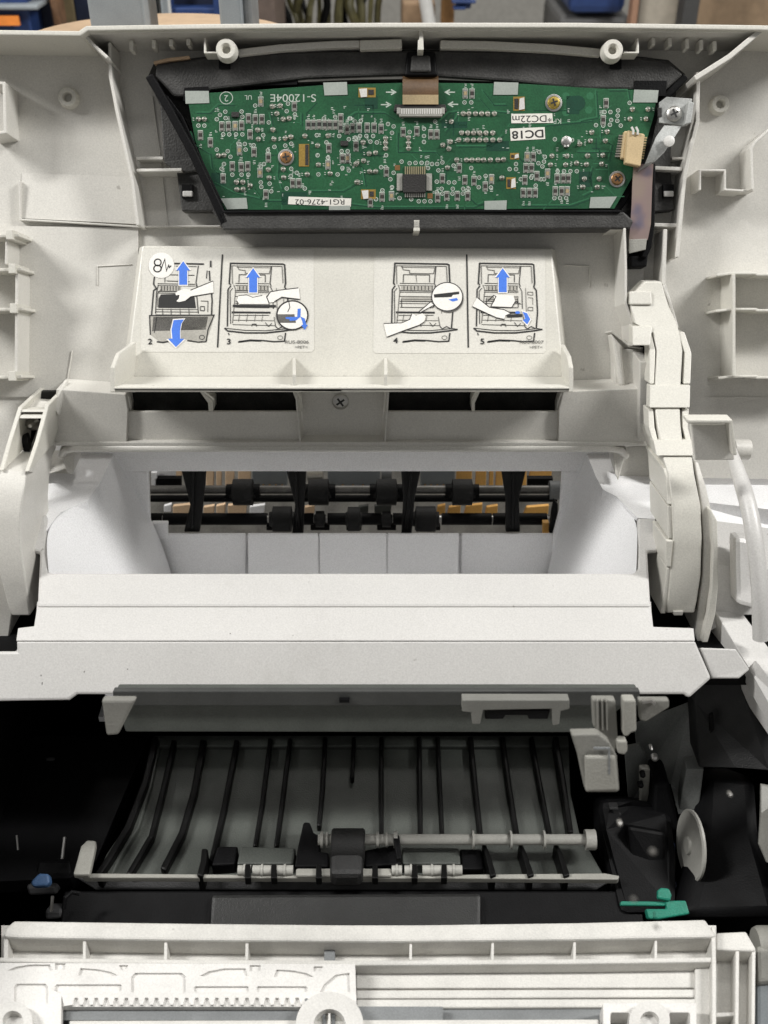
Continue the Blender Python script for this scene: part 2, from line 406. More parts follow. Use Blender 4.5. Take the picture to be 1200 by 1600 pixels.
# shadowed side cheeks of the panel run down into the skin
# ledge with raised lip, end walls and fins
YL = .503
rear = [ay(180, 588, .537), ay(890, 588, .537)]
frt = [ay(172, 607, YL), ay(894, 607, YL)]
M().prism([rear[0], rear[1], frt[1], frt[0]], V((0, 0, -.0022))).build('ledge', CREAM, cover, bevel=.0004)
M().prism([ay(172, 605.5, YL), ay(894, 605.5, YL), ay(894, 613, YL), ay(172, 613, YL)], V((0, .004, 0))).build('ledge_lip', CREAM, cover, bevel=.0006)
def endwall(xf, xb, w, top):
    # triangular plate from the label panel out to the ledge lip
    a = ay(xb, top, .546); b = ay(xf + (xb - xf)*.25, top + 18, .520); c = ay(xf, 574, .508); d = ay(xf, 613, YL - .001); e = ay(xb, 613, .54)
    M().prism([a, b, c, d, e], V((w, 0, 0))).build('end_wall', CREAM, cover, bevel=.0005)
endwall(172, 206, .0024, 534)
endwall(889, 876, .0024, 538)
for x in (459, 602):
    a = ay(x - 2, 559, .545); c = ay(x - 2, 585, .5075); d = ay(x - 2, 610, YL + .001); e = ay(x - 2, 610, .54)
    M().prism([a, c, d, e], V((.0019, 0, 0))).build('fin', CREAM, cover, bevel=.0003)
# slotted hinge panel under the ledge
lo = HNG.off(0)
M().poly([(60, 612), (1015, 612), (1040, 695), (60, 695)], HNG.off(-.015), .003).build('slot_back', VOID, cover)
M().poly([(88, 608), (196, 616), (200, 640), (198, 691), (80, 693)], HNG, .02).build('hinge_panel', BEIGE, cover, bevel=.0005)
M().poly([(880, 612), (1004, 607), (1014, 692), (872, 692), (873, 640)], HNG, .02).build('hinge_panel', BEIGE, cover, bevel=.0005)
M().poly([(196, 643), (470, 643), (470, 692), (196, 692)], HNG.off(-.003), .0025).build('slot_sill', BEIGE, cover, bevel=.0005)
M().poly([(600, 643), (876, 643), (876, 692), (600, 692)], HNG.off(-.003), .0025).build('slot_sill', BEIGE, cover, bevel=.0005)
for pts in ([(312, 612), (318, 612), (333, 627), (333, 643), (326, 643), (325, 630)], [(457, 612), (463, 612), (470, 625), (472, 643), (463, 643), (462, 625)],
            [(601, 612), (606, 612), (606, 643), (601, 643)], [(744, 612), (750, 612), (742, 630), (742, 643), (737, 643), (737, 628)]):
    M().poly(pts, HNG.off(-.002), .018).build('slot_divider', CREAM, cover, bevel=.0003)
# screw recess
rp = HNG.off(-.011)
M().poly([(462, 612), (606, 612), (604, 694), (466, 694)], rp, .003).build('screw_recess', BEIGE, cover)
M().loft([at(463, 612, HNG), at(470, 690, HNG)], [at(470, 612, rp), at(476, 684, rp)], V((-.0008, 0, 0))).build('recess_cheek', BEIGE, cover)
M().loft([at(606, 612, HNG), at(601, 690, HNG)], [at(600, 612, rp), at(595, 684, rp)], V((.0008, 0, 0))).build('recess_cheek', BEIGE, cover)
M().loft([at(470, 691, HNG), at(601, 691, HNG)], [at(477, 682, rp), at(594, 682, rp)], V((0, 0, -.0008))).build('recess_sill', BEIGE, cover)
screw(cover, 532, 627, rp, 13, STEEL, rot=35)
# lower edge of cover: dark joint line and rounded bead
M().poly([(78, 691), (1016, 691), (1016, 697), (78, 697)], HNG.off(.001), .02).build('lower_edge', BEIGE, cover, bevel=.0006)
pts = [ay(96, 712, .540), ay(102, 703, .534), ay(116, 700, .531), ay(400, 700, .531), ay(700, 700, .531), ay(955, 700, .531), ay(970, 703, .534), ay(977, 712, .540)]
M().tube(pts, .0024, 10).build('edge_bead', BEIGE, cover, smooth=True)
M().prism([ay(92, 703, .538), ay(118, 703, .538), ay(114, 742, .53), ay(104, 738, .53)], V((0, .02, 0))).build('end_bracket', BEIGE, cover, bevel=.0008)
M().prism([ay(62, 730, .538), ay(104, 730, .538), ay(113, 741, .534), ay(64, 740, .534)], V((0, .02, 0))).build('end_bracket', BEIGE, cover, bevel=.0008)
M().prism([ay(957, 703, .538), ay(980, 703, .538), ay(966, 752, .53), ay(961, 740, .53)], V((0, .02, 0))).build('end_bracket', BEIGE, cover, bevel=.0008)
M().prism([ay(968, 700, .548), ay(1020, 692, .548), ay(1028, 748, .54), ay(966, 752, .54)], V((0, .02, 0))).build('end_bracket', BEIGE, cover, bevel=.0008)
# right column below the flex cable: pocket and folds
M().poly([(960, 545), (1016, 545), (1022, 615), (960, 615)], LID.off(.012), .012).build('column_step', BEIGE, cover, bevel=.0008)
M().poly([(955, 520), (972, 540), (978, 604), (968, 604)], LID.off(.016), .012).build('column_fold', BEIGE, cover, bevel=.0016)
M().poly([(1000, 565), (1016, 565), (1016, 690), (998, 690)], HNG.off(.006), .02).build('column_step', BEIGE, cover, bevel=.0006)
web('rib', [(955, 517), (985, 541), (1005, 544)], 3, .016, .017)
# small mould marks on the skin
web('rib', [(152, 446), (152, 416), (206, 413)], 1.5, .0028, .003); web('rib', [(921, 448), (921, 416), (882, 414)], 1.5, .0008, .002)
web('rib', [(112, 548), (104, 600)], 2, .003, .003)
web('rib', [(238, 150), (250, 240), (262, 352)], 1.5, .0012, .002)

# ---- the two instruction stickers (parts of the cover)
STK = LBL.off(.0002); INKP = LBL.off(.00033); INK2 = LBL.off(.00045); INK3 = LBL.off(.00056)
def sticker(x0, y0, x1, y1, lab):
    r = 4
    return M().poly([(x0 + r, y0), (x1 - r, y0), (x1, y0 + r), (x1 + 1, y1 - r), (x1 + 1 - r, y1), (x0 - 2 + r, y1), (x0 - 2, y1 - r), (x0, y0 + r)], STK, .00018).build('instruction_label', mat('label_film', (.665, .65, .60), .30, mott=.01, bump=0) if 'label_film' not in MATS else MATS['label_film'], cover, label=lab)
st1 = sticker(222, 389, 490, 550, 'instruction label with paper jam symbol and steps 1 to 3')
st2 = sticker(585, 392, 852, 552, 'instruction label with steps 4 and 5')
class Art:
    def __init__(s, ox, oy, k=4.0):
        s.ox, s.oy, s.k = ox, oy, k; s.blk = M(); s.gry = M(); s.lgt = M(); s.wht = M(); s.blues = []; s.wh2 = M()
    @property
    def blu(s): s.blues.append(M()); return s.blues[-1]
    def p(s, pts): return [(s.ox + x/s.k, s.oy + y/s.k) for x, y in pts]
    def line(s, pts, w=6, m=None, pl=None): (m or s.blk).ink(s.p(pts), pl or INK2, w/s.k)
    def fill(s, pts, m, pl=INKP): m.flat(s.p(pts), pl)
    def arrow_up(s, x, top, bot, hw=42, sw=25, hh=58):
        a = [(x - sw, bot), (x - sw, top + hh), (x - hw, top + hh), (x, top), (x + hw, top + hh), (x + sw, top + hh), (x + sw, bot)]
        c = V((x, (top + bot)/2)); b = [(c.x + (q[0] - c.x)*1.22, c.y + (q[1] - c.y)*1.09) for q in a]
        s.fill(b, s.wh2, INK2.off(.00006)); s.fill(a, s.blu, INK3)
    def arrow_dn(s, o=(0, 0), k=1.0):
        a = [(285, 520), (350, 516), (332, 545), (325, 590), (326, 637), (352, 637), (300, 690), (250, 637), (277, 636), (272, 580)]
        a = [(o[0] + x*k, o[1] + y*k) for x, y in a]
        cx = sum(q[0] for q in a)/10; cy = sum(q[1] for q in a)/10
        s.fill([(cx + (x - cx)*1.2, cy + (y - cy)*1.08) for x, y in a], s.wh2, INK2.off(.00006)); s.fill(a, s.blu, INK3)
    def printer(s, dx, jam=None, door=True):
        def q(pts): return [(x + dx, y) for x, y in pts]
        L = lambda pts, w=4, m=None: s.line(q(pts), w, m)
        # lid
        L([(108, 300), (100, 290), (108, 165), (435, 170), (446, 175), (452, 290), (446, 315)], 9); L([(120, 295), (118, 180), (430, 184), (436, 290)], 4, s.gry)
        L([(150, 180), (160, 205), (200, 210), (200, 228), (350, 230), (362, 182)], 4, s.gry); L([(365, 185), (355, 290), (362, 310)], 5)
        L([(160, 285), (162, 236), (325, 238), (325, 285)], 4); L([(240, 238), (245, 285)], 3, s.gry)
        L([(148, 190), (360, 193)], 3, s.gry)
        # body sides
        L([(110, 305), (92, 330), (88, 560)], 8); L([(446, 315), (462, 335), (470, 470), (462, 570)], 8)
        L([(122, 320), (105, 340), (108, 545)], 4); L([(128, 300), (140, 330), (128, 460), (120, 540)], 4, s.gry)
        L([(355, 310), (372, 340), (375, 450)], 4); L([(395, 320), (400, 480)], 3, s.gry)
        # rows
        s.fill(q([(148, 305), (345, 307), (345, 335), (148, 333)]), s.lgt); s.fill(q([(150, 370), (350, 372), (350, 402), (150, 400)]), s.lgt)
        for y in (290, 303, 336, 345, 372, 402, 415, 440): L([(135 + (y % 7), y), (350, y + 3)], 3.2, s.gry if y % 2 else s.blk)
        for x in range(165, 345, 22): L([(x, 308), (x, 332)], 4)
        L([(150, 385), (150, 440)], 4); L([(345, 385), (350, 440)], 4); L([(155, 390), (345, 392)], 3, s.gry)
        s.fill(q([(115, 466), (358, 468), (358, 480), (115, 478)]), s.blk)
        for x in (165, 215, 265, 310): L([(x, 484), (x - 8, 530)], 3, s.gry)
        L([(130, 490), (350, 490)], 3); L([(125, 520), (380, 524)], 3, s.gry); L([(120, 548), (390, 555)], 3)
        L([(240, 560), (245, 545), (268, 545), (272, 562)], 4); L([(325, 535), (345, 560), (365, 540)], 4); L([(380, 500), (390, 560)], 4, s.gry)
        L([(408, 345), (440, 345), (440, 365), (408, 362), (408, 345)], 3, s.gry); L([(410, 440), (440, 440), (440, 462), (410, 460), (410, 440)], 3, s.gry)
        L([(410, 380), (440, 382), (440, 425)], 3, s.gry); L([(390, 560), (405, 575), (430, 560), (455, 572)], 5)
        # open front door edge
        L([(70, 570), (90, 588), (200, 600), (330, 600), (440, 588), (500, 578)], 9); L([(70, 570), (200, 584), (330, 586), (470, 572), (500, 578)], 4)
        L([(95, 600), (100, 615)], 6)
        L([(155, 658), (230, 645), (310, 648), (380, 655), (445, 652), (452, 600)], 8); L([(160, 656), (230, 647), (300, 649)], 11)
        s.line(q(circ(418, 630, 16, 12, 14) + [(434, 630)]), 3, s.gry)
    def finish(s, parent):
        for m, mm, nm in ((s.lgt, INKL, 'light_shading'), (s.wht, INKW, 'white_print'), (s.gry, INKG, 'fine_linework'), (s.blk, INK, 'black_linework'), (s.wh2, INKW, 'white_outline')):
            if m.v: m.build(nm, mm, parent, kind='stuff')
        for m in s.blues: m.build('blue_arrow', INKB, parent)
A = Art(200, 370)
A.line([(590, 110), (560, 692)], 9)
# picture 1/2
A.line([(165, 250), (160, 295), (175, 320)], 8); A.line([(290, 166), (475, 170)], 9); A.line([(300, 182), (430, 186)], 4, A.gry); A.line([(440, 180), (425, 285), (435, 320)], 5)
A.line([(495, 210), (490, 260)], 5); A.line([(508, 212), (512, 275)], 8)
A.line([(230, 285), (232, 236), (415, 240)], 4); A.line([(240, 275), (385, 280)], 4)
A.line([(182, 320), (160, 335), (147, 490)], 8); A.line([(518, 300), (526, 400), (522, 488)], 8)
A.fill([(200, 303), (330, 305), (330, 340), (200, 338)], A.lgt)
for y in (292, 303, 340, 350): A.line([(185, y), (420, y + 4)], 3.5, A.gry if y % 2 else A.blk)
for x in range(210, 320, 18): A.line([(x, 308), (x, 336)], 4)
A.line([(190, 300), (178, 345), (172, 480)], 5); A.line([(205, 330), (185, 350), (185, 440)], 4, A.gry); A.line([(430, 370), (440, 480)], 5); A.line([(425, 300), (440, 330), (432, 370)], 4)
A.fill([(205, 360), (330, 356), (415, 372), (425, 446), (190, 444), (192, 385)], A.blk)
for y in (452, 468, 486): A.line([(170, y), (440, y + 2)], 3.5, A.gry if y != 468 else A.blk)
for x in (215, 268, 325, 380): A.line([(x, 448), (x + 3, 488)], 4, A.gry)
A.line([(452, 435), (478, 435), (478, 462), (452, 460), (452, 435)], 4); A.line([(455, 400), (500, 402), (498, 470)], 4, A.gry)
A.fill([(135, 492), (538, 490), (520, 560), (492, 645), (440, 656), (360, 640), (280, 645), (200, 658), (140, 610)], A.lgt)
A.fill([(158, 500), (500, 498), (486, 580), (150, 590)], A.gry)
A.line([(140, 612), (135, 492), (538, 489), (500, 580), (488, 655), (440, 658), (370, 648)], 7); A.line([(180, 655), (220, 660), (290, 645)], 8); A.line([(180, 500), (165, 600)], 4); A.line(circ(462, 628, 16, 13, 14) + [(478, 628)], 4)
A.fill([(532, 272), (390, 332), (352, 325), (310, 340), (296, 352), (300, 366), (322, 362), (318, 385), (302, 402), (318, 408), (362, 398), (392, 372), (534, 350)], A.wh2, INK3)
A.line([(532, 276), (390, 334)], 6, pl=INK3); A.line([(534, 350), (392, 374), (360, 400)], 5, pl=INK3)
A.fill(circ(208, 178, 80), A.wht, INK2.off(.00003))
jk = INK3.off(.00002)
A.line(circ(186, 160, 21, 21, 20) + [(207, 160)], 8, pl=jk); A.line(circ(184, 198, 23, 21, 20) + [(207, 198)], 8, pl=jk)
A.line([(206, 203), (230, 140), (240, 213), (254, 176), (258, 192), (270, 180)], 7, pl=jk)
A.arrow_up(345, 152, 300); A.arrow_dn()
# picture 3
A.printer(533)
A.fill([(690, 368), (860, 365), (880, 420), (695, 420), (680, 395)], A.wh2, INK3); A.line([(690, 368), (740, 362), (780, 378), (840, 366)], 4, pl=INK3.off(.00003))
A.fill([(655, 424), (925, 426), (925, 440), (655, 438)], A.blk, INK3)
A.fill([(1068, 318), (950, 332), (890, 342), (866, 375), (880, 412), (910, 408), (960, 376), (1075, 392)], A.wh2, INK3.off(.00003))
A.line([(1065, 319), (950, 333), (890, 344), (867, 378), (882, 412)], 6, pl=INK3.off(.00005)); A.line([(1075, 391), (962, 377), (915, 405)], 6, pl=INK3.off(.00005))
A.fill(circ(1027, 490, 97, 90), A.wht, INK3.off(.00004)); A.line(circ(1027, 490, 97, 90) + [(1124, 490)], 9, pl=INK3.off(.00007))
A.fill([(934, 484), (1040, 484), (1050, 538), (940, 538)], A.gry, INK3.off(.00006)); A.line([(1005, 405), (1012, 440), (998, 470)], 5, pl=INK3.off(.00007))
A.fill([(1060, 450), (1080, 448), (1078, 500), (1052, 522), (1010, 525), (1010, 515), (985, 512), (985, 502), (1058, 500)], A.blu, INK3.off(.0001))
A.fill([(1076, 498), (1105, 510), (1114, 550), (1124, 550), (1104, 582), (1082, 550), (1094, 550), (1088, 525)], A.blu, INK3.off(.0001))
A.arrow_up(782, 196, 348)
for s, x, y, h in (('1', 517, 172, 40), ('2', 138, 656, 34), ('3', 630, 656, 34)): text_mesh(A.blk, s, *A.p([(x, y)])[0], h/4, INK3, bold=True, sx=1.2)
text_mesh(A.gry, 'RUS-8006', *A.p([(1055, 658)])[0], 5, INK3, sx=1.3); text_mesh(A.gry, '>PET<', *A.p([(1083, 690)])[0], 4.4, INK3, sx=1.2)
A.finish(st1)
B = Art(590, 370)
B.line([(557, 110), (567, 692)], 9)
B.printer(0)
B.fill([(330, 410), (350, 425), (260, 475)], B.wh2, INK3)
B.line([(330, 408), (255, 470)], 5, pl=INK3.off(.00003)); B.line([(356, 425), (300, 455), (258, 478)], 5, pl=INK3.off(.00003))
B.fill(circ(445, 388, 92, 86), B.gry, INK3); B.fill(circ(435, 374, 97, 89), B.wht, INK3.off(.00004)); B.line(circ(435, 374, 97, 89) + [(532, 374)], 6, pl=INK3.off(.00007))
B.fill([(350, 360), (510, 342), (510, 358), (470, 364), (462, 376), (430, 378), (355, 380)], B.blk, INK3.off(.00007)); B.fill([(442, 392), (495, 382), (504, 396), (470, 405)], B.blu, INK3.off(.0001))
B.fill([(38, 542), (150, 538), (200, 515), (215, 480), (240, 492), (280, 478), (300, 495), (292, 530), (262, 552), (150, 590), (58, 628)], B.wh2, INK3)
B.line([(38, 542), (150, 538), (200, 517), (214, 482)], 5, pl=INK3.off(.00003)); B.line([(58, 627), (160, 588), (262, 552), (294, 530)], 6, pl=INK3.off(.00003))
B.printer(530)
B.fill([(720, 362), (850, 366), (860, 405), (838, 442), (708, 436), (735, 395)], B.wh2, INK3); B.line([(690, 400), (725, 365), (740, 372), (708, 436), (838, 442), (860, 405), (895, 420)], 5, pl=INK3.off(.00003))
B.fill([(808, 486), (905, 482), (905, 500), (808, 504)], B.blk, INK3)
B.fill([(592, 435), (622, 378), (700, 440), (790, 455), (835, 475), (800, 490), (790, 515), (740, 505), (690, 480)], B.wh2, INK3.off(.00003))
B.line([(624, 380), (700, 441), (790, 455), (838, 480)], 6, pl=INK3.off(.00005)); B.line([(592, 436), (690, 482), (745, 506), (792, 516)], 6, pl=INK3.off(.00005))
B.arrow_up(782, 196, 346)
for g_, sc in ((B.wh2, 1.25), (None, 1.0)):
    a = [(905, 468), (935, 478), (948, 505), (955, 515), (935, 548), (908, 522), (922, 512), (916, 492)]
    B.fill([(930 + (x - 930)*sc, 507 + (y - 507)*sc) for x, y in a], g_ or B.blu, INK3.off(.00008 if sc > 1 else .0001))
B.fill(circ(875, 473, 16, 9, 12), B.blu, INK3.off(.0001))
for s, x, y, h in (('4', 113, 650, 34), ('5', 655, 655, 34)): text_mesh(B.blk, s, *B.p([(x, y)])[0], h/4, INK3, bold=True, sx=1.2)
text_mesh(B.gry, 'RUS-8007', *B.p([(962, 659)])[0], 5, INK3, sx=1.3); text_mesh(B.gry, '>PET<', *B.p([(990, 691)])[0], 4.4, INK3, sx=1.2)
B.finish(st2)

# ---------------------------------------------------------------- black control panel frame
fr = thing('control_panel_frame', at(650, 350, LID), 'dark grey moulded panel frame around the green circuit board', 'panel frame')
out = [(240, 98), (350, 84), (450, 79), (640, 77), (860, 79), (960, 83), (1045, 93), (1072, 116), (1058, 138), (1050, 200), (1048, 262), (1054, 328), (1010, 332), (985, 353), (345, 355), (332, 330), (284, 330), (276, 270), (256, 252), (250, 165), (230, 120)]
M().poly(out, LID.off(.010), .009).build('frame_plate', DARK, fr, bevel=.0008)
M().poly([(244, 100), (350, 86), (450, 81), (640, 79), (860, 81), (958, 85), (1040, 95), (1068, 116), (1030, 150), (1010, 140), (900, 138), (800, 127), (640, 116), (480, 122), (330, 140), (300, 152), (270, 150), (242, 118)], LID.off(.019), .010).build('top_band', DARK, fr, bevel=.0012)
M().rib([(232, 117), (262, 168), (300, 238), (335, 312), (352, 350)], LID.off(.026), 13, .02).build('side_rail', BLACK, fr, bevel=.0008)
M().rib([(258, 150), (282, 182), (318, 262), (345, 318)], LID.off(.021), 7, .015).build('side_rail', BLACK, fr, bevel=.0006)
M().rib([(1072, 118), (1040, 152), (1024, 175), (1006, 250), (975, 312), (950, 348)], LID.off(.018), 12, .012).build('side_rail', BLACK, fr, bevel=.0008)
M().poly([(340, 331), (975, 331), (990, 345), (985, 357), (348, 359)], LID.off(.026), .018).build('bottom_rail', DARK, fr, bevel=.0009)
M().rib([(350, 331), (660, 329), (970, 330)], LID.off(.0275), 4, .01).build('bottom_edge', BLACK, fr, bevel=.0004)
M().poly([(288, 137), (325, 135), (330, 155), (286, 158)], LID.off(.0195), .006).build('clip_pocket', BLACK, fr)
M().poly([(992, 126), (1042, 126), (1040, 150), (990, 148)], LID.off(.0195), .006).build('clip_pocket', BLACK, fr)
for x in (351, 962): M().rect(x - 9, 88, x + 9, 107, LID.off(.0198), .004).build('boss_notch', BLACK, fr)
M().rib([(465, 126), (560, 122), (640, 121), (780, 125), (870, 131)], LID.off(.0165), 5, .006).build('display_edge', TINM, fr, bevel=.0003)
M().rib([(310, 134), (400, 130), (464, 128)], LID.off(.0175), 9, .006).build('display_edge', BLACK, fr, bevel=.0003)
M().rib([(872, 133), (960, 137), (1020, 140)], LID.off(.0175), 7, .006).build('display_edge', BLACK, fr, bevel=.0003)
M().poly([(636, 80), (680, 80), (684, 118), (632, 118)], LID.off(.0215), .012).build('latch_block', BLACK, fr, bevel=.001)
M().poly([(643, 86), (672, 86), (674, 112), (641, 112)], LID.off(.0225), .012).build('latch_tab', DARK, fr, bevel=.001)
for x, y in ((293, 297), (1045, 297)):
    M().rect(x - 9, y - 9, x + 8, y + 12, LID.off(.0118), .004).build('peg_hole', BLACK, fr)
    M().rect(x - 8, y + 1, x + 8, y + 10, LID.off(.0124), .004).build('peg', NYLON, fr, bevel=.0006)
M().rib([(240, 98), (262, 93), (296, 89)], LID.off(.020), 5, .004).build('worn_edge', TANW, fr, bevel=.0004)
M().poly([(254, 252), (300, 246), (310, 268), (278, 272)], LID.off(.0116), .004).build('frame_step', DARK, fr, bevel=.001)

# ---------------------------------------------------------------- green control circuit board
pc = thing('control_circuit_board', at(650, 328, LID), 'green printed circuit board full of tiny parts, upside down in the dark panel frame', 'circuit board')
bd = [(292, 147), (380, 142), (505, 133), (640, 129), (820, 131), (930, 138), (1027, 142), (1022, 180), (1012, 214), (1006, 246), (960, 326), (352, 328), (330, 286), (305, 220)]
def r3(x, y): return (260 + x/4, 100 + y/4)
def r4(x, y): return (540 + x/4, 100 + y/4)
def r5(x, y): return (800 + x/4, 100 + y/4)
M().poly(bd, PCB, .0016).build('board', PCBM, pc, bevel=.0001)
PS = PCB.off(.00006); PSS = PCB.off(.00011)
# conductor tracks under the mask, drawn as shallow relief
tr = M(); td = M()
TRK = [[r3(150, 420), r3(170, 500), r3(270, 560), r3(280, 650), r3(330, 690)], [r3(180, 300), r3(270, 300), r3(320, 250), r3(420, 250)], [r3(150, 545), r3(190, 600), r3(300, 740), r3(420, 800), r3(640, 850)], [r3(840, 300), r3(840, 380)], [r3(640, 300), r3(660, 390)],
       [r3(680, 500), r3(700, 560), r3(690, 700), r3(720, 780)], [r3(540, 770), r3(600, 850), r3(740, 850)], [r3(900, 790), r3(1100, 790), r3(1190, 740)], [r4(320, 420), r4(320, 545), r4(560, 545), r4(600, 590)], [r4(700, 300), r4(690, 330), r4(620, 420)], [r4(850, 160), r4(920, 250), r4(1000, 250)], [r4(830, 210), r4(900, 290), r4(1020, 300)],
       [r4(690, 510), r4(900, 510), r4(980, 440)], [r4(0, 340), r4(60, 300), r4(240, 300), r4(300, 340)], [r4(0, 560), r4(100, 640), r4(120, 760)], [r5(520, 160), r5(530, 330), r5(420, 350)], [r5(200, 380), r5(500, 350)], [r5(550, 390), r5(550, 460), r5(620, 500), r5(600, 600)], [r5(400, 545), r5(620, 545), r5(680, 600)], [r5(500, 640), r5(480, 700), r5(500, 790), r5(440, 820)], [r5(600, 160), r5(720, 160), r5(730, 220)], [r5(60, 880), r5(360, 880), r5(480, 840)],
       [r4(20, 870), r4(200, 890), r4(800, 890), r4(860, 860)], [r4(590, 350), r4(640, 300), r4(700, 290)]]
for i, t in enumerate(TRK):
    tr.ink(t, PS, 2.2); td.ink([(x + 2.6, y + 2.2) for x, y in t], PS, 1.2)
for i in range(46):
    x = random.uniform(330, 960); y = random.uniform(160, 312); h = random.choice([(1, 0), (0, 1), (.7, .7), (-.7, .7)]); l = random.uniform(10, 34)
    p2 = (x + h[0]*l, y + h[1]*l); k = random.choice([(1, 0), (0, 1)]); p3 = (p2[0] + k[0]*l*.6, p2[1] + k[1]*l*.6)
    (tr if i % 2 else td).ink([(x, y), p2, p3], PS, 1.5)
for x0, y0, x1, y1 in [(440, 300, 480, 320), (690, 190, 730, 200), (885, 150, 905, 178), (570, 150, 590, 170), (760, 220, 795, 236), (905, 268, 925, 292), (330, 270, 352, 290)]:
    td.flat([(x0, y0), (x1, y0), (x1, y1), (x0, y1)], PS)
tr.build('copper_track', TRACE, pc, kind='stuff'); td.build('mask_gap', TRACED, pc, kind='stuff')
td2 = M(); td2.flat(circ(902.5, 161, 12), PSS); td2.build('test_pad', TRACED, pc)
for q in ((884, 150), (884, 176), (922, 150), (920, 172)): M().flat(circ(q[0], q[1], 6, 6, 12), PS).build('test_pad', TRACE, pc)

# resistors: one mesh, many copies
def mesh_copy(name, me, c, parent, rotz=0):
    o = bpy.data.objects.new(name, me); COL.objects.link(o); o.parent = parent; WL[o] = c; o.location = c - WL[parent]
    if rotz: o.rotation_mode = 'AXIS_ANGLE'; o.rotation_axis_angle = (rotz, *PCB.n)
    return o
u1 = px2m(1, PCB, 650, 230); uc = u1*.88
AX = (V((1, 0, 0)), V((0, .469, .883)), PCB.n)
def comp_mesh(name, kind):
    k = M(); O = V((0, 0, 0)); n = PCB.n; X, Y, N_ = AX
    def b(x, y, z, sx, sy, sz): k.box(O + X*(x*uc) + Y*(y*uc) + n*(z*uc), sx*uc, sy*uc, sz*uc, AX)
    k.slot(0)
    for sx in (-4.1, 4.1): b(sx, 0, .15, 1.1, 17, .3)
    for sy in (-8.1, 8.1): b(0, sy, .15, 8, 1.1, .3)
    k.slot(1)
    for sy in (-5.2, 5.2): b(0, sy, 1.0, 6.0, 4.2, 2.0)
    k.slot(2); b(0, 0, 1.1, 5.4, 6.4, 2.2)
    return k.mesh(name, [SILK, TINM, {'r': RBODY, 'c': CERAM, 'd': CHIP}[kind]], O, False)
RM = {k: comp_mesh('resistor_mesh', k) for k in 'rcd'}
res = [r3(*p) for p in [(590,235),(800,265),(213,445),(275,490),(347,390),(388,390),(430,388),(470,385),(513,340),(556,345),(597,345),(523,440),(457,540),(548,550),(412,640),(468,645),(508,640),(637,585),(585,680),(355,715),(622,815),(790,745),(828,745),(1015,525),(1010,630),(1185,510),(1100,590),(1135,590),(1090,340),(1130,410)]]
res += [r4(*p) for p in [(748,185),(790,185),(445,420),(533,440),(570,440),(65,515),(12,590),(605,715),(710,650),(745,725),(802,730),(873,765),(912,720),(632,825),(698,825),(763,825),(575,835),(228,830),(287,825),(155,865),(360,425),(255,675)]]
res += [r5(*p) for p in [(588,245),(570,350),(95,580),(133,580),(87,650),(122,650),(80,725),(155,700),(222,685),(282,715),(320,715),(352,715),(270,795),(310,795),(345,795),(70,805),(108,805),(145,805)]]
for i, (x, y) in enumerate(res): mesh_copy('resistor', RM['r' if i % 6 else 'c'], at(x, y, PCB), pc)
dio = [r3(*p) for p in [(887,380),(920,380),(955,378),(990,380),(1022,380),(1057,380),(1090,400),(1165,400)]] + [r4(*p) for p in [(10,410),(45,400),(85,398),(135,398),(178,398),(222,405)]]
for x, y in dio: mesh_copy('diode', RM['d'], at(x, y, PCB), pc)
# solder joints
sj = [r3(*p) for p in [(200,345),(237,345),(570,412),(665,410),(575,470),(672,470),(662,265),(712,260),(690,310),(730,345),(768,340),(742,465),(778,455),(865,450),(1010,448),(945,510),(950,630),(730,658),(733,710),(637,660),(642,712),(880,690),(1023,685),(325,572),(360,570),(440,785),(480,783),(523,760),(438,738),(478,738),(1185,625),(1190,740)]]
sj += [r4(*p) for p in [(735,310),(770,310),(812,310),(850,310),(887,310),(930,310),(725,430),(763,430),(800,430),(838,430),(877,430),(920,430),(707,475),(760,475),(800,475),(838,475),(877,475),(920,475),(963,475),(695,600),(755,600),(790,600),(827,600),(862,600),(905,600),(952,600),(987,597),(660,360),(655,485),(608,507),(645,530),(250,465),(250,495),(250,528),(393,460),(393,495),(393,528),(110,490),(147,560),(187,555),(150,672),(188,672),(70,620),(112,605),(73,738),(637,648),(977,712)]]
sj += [r5(*p) for p in [(752,283),(850,283),(737,343),(838,343),(498,427),(595,422),(490,480),(583,480),(250,575),(343,575),(472,573),(568,570),(240,630),(335,630),(465,628),(560,625),(403,620),(423,500),(452,718),(545,718),(443,770),(533,770)]]
def solder_mesh():
    k = M(); n = PCB.n; r = 4.1*u1
    k.lathe(V((0, 0, 0)), n, [(-.0001, r*1.05), (.0003, r), (.0007, r*.72), (.0012, r*.40), (.0018, r*.26), (.0019, .00001)], 10, cap=False)
    return k.mesh('solder_mesh', TINM, V((0, 0, 0)), True)
SMESH = solder_mesh()
for x, y in sj: mesh_copy('solder_joint', SMESH, at(x, y, PCB), pc)
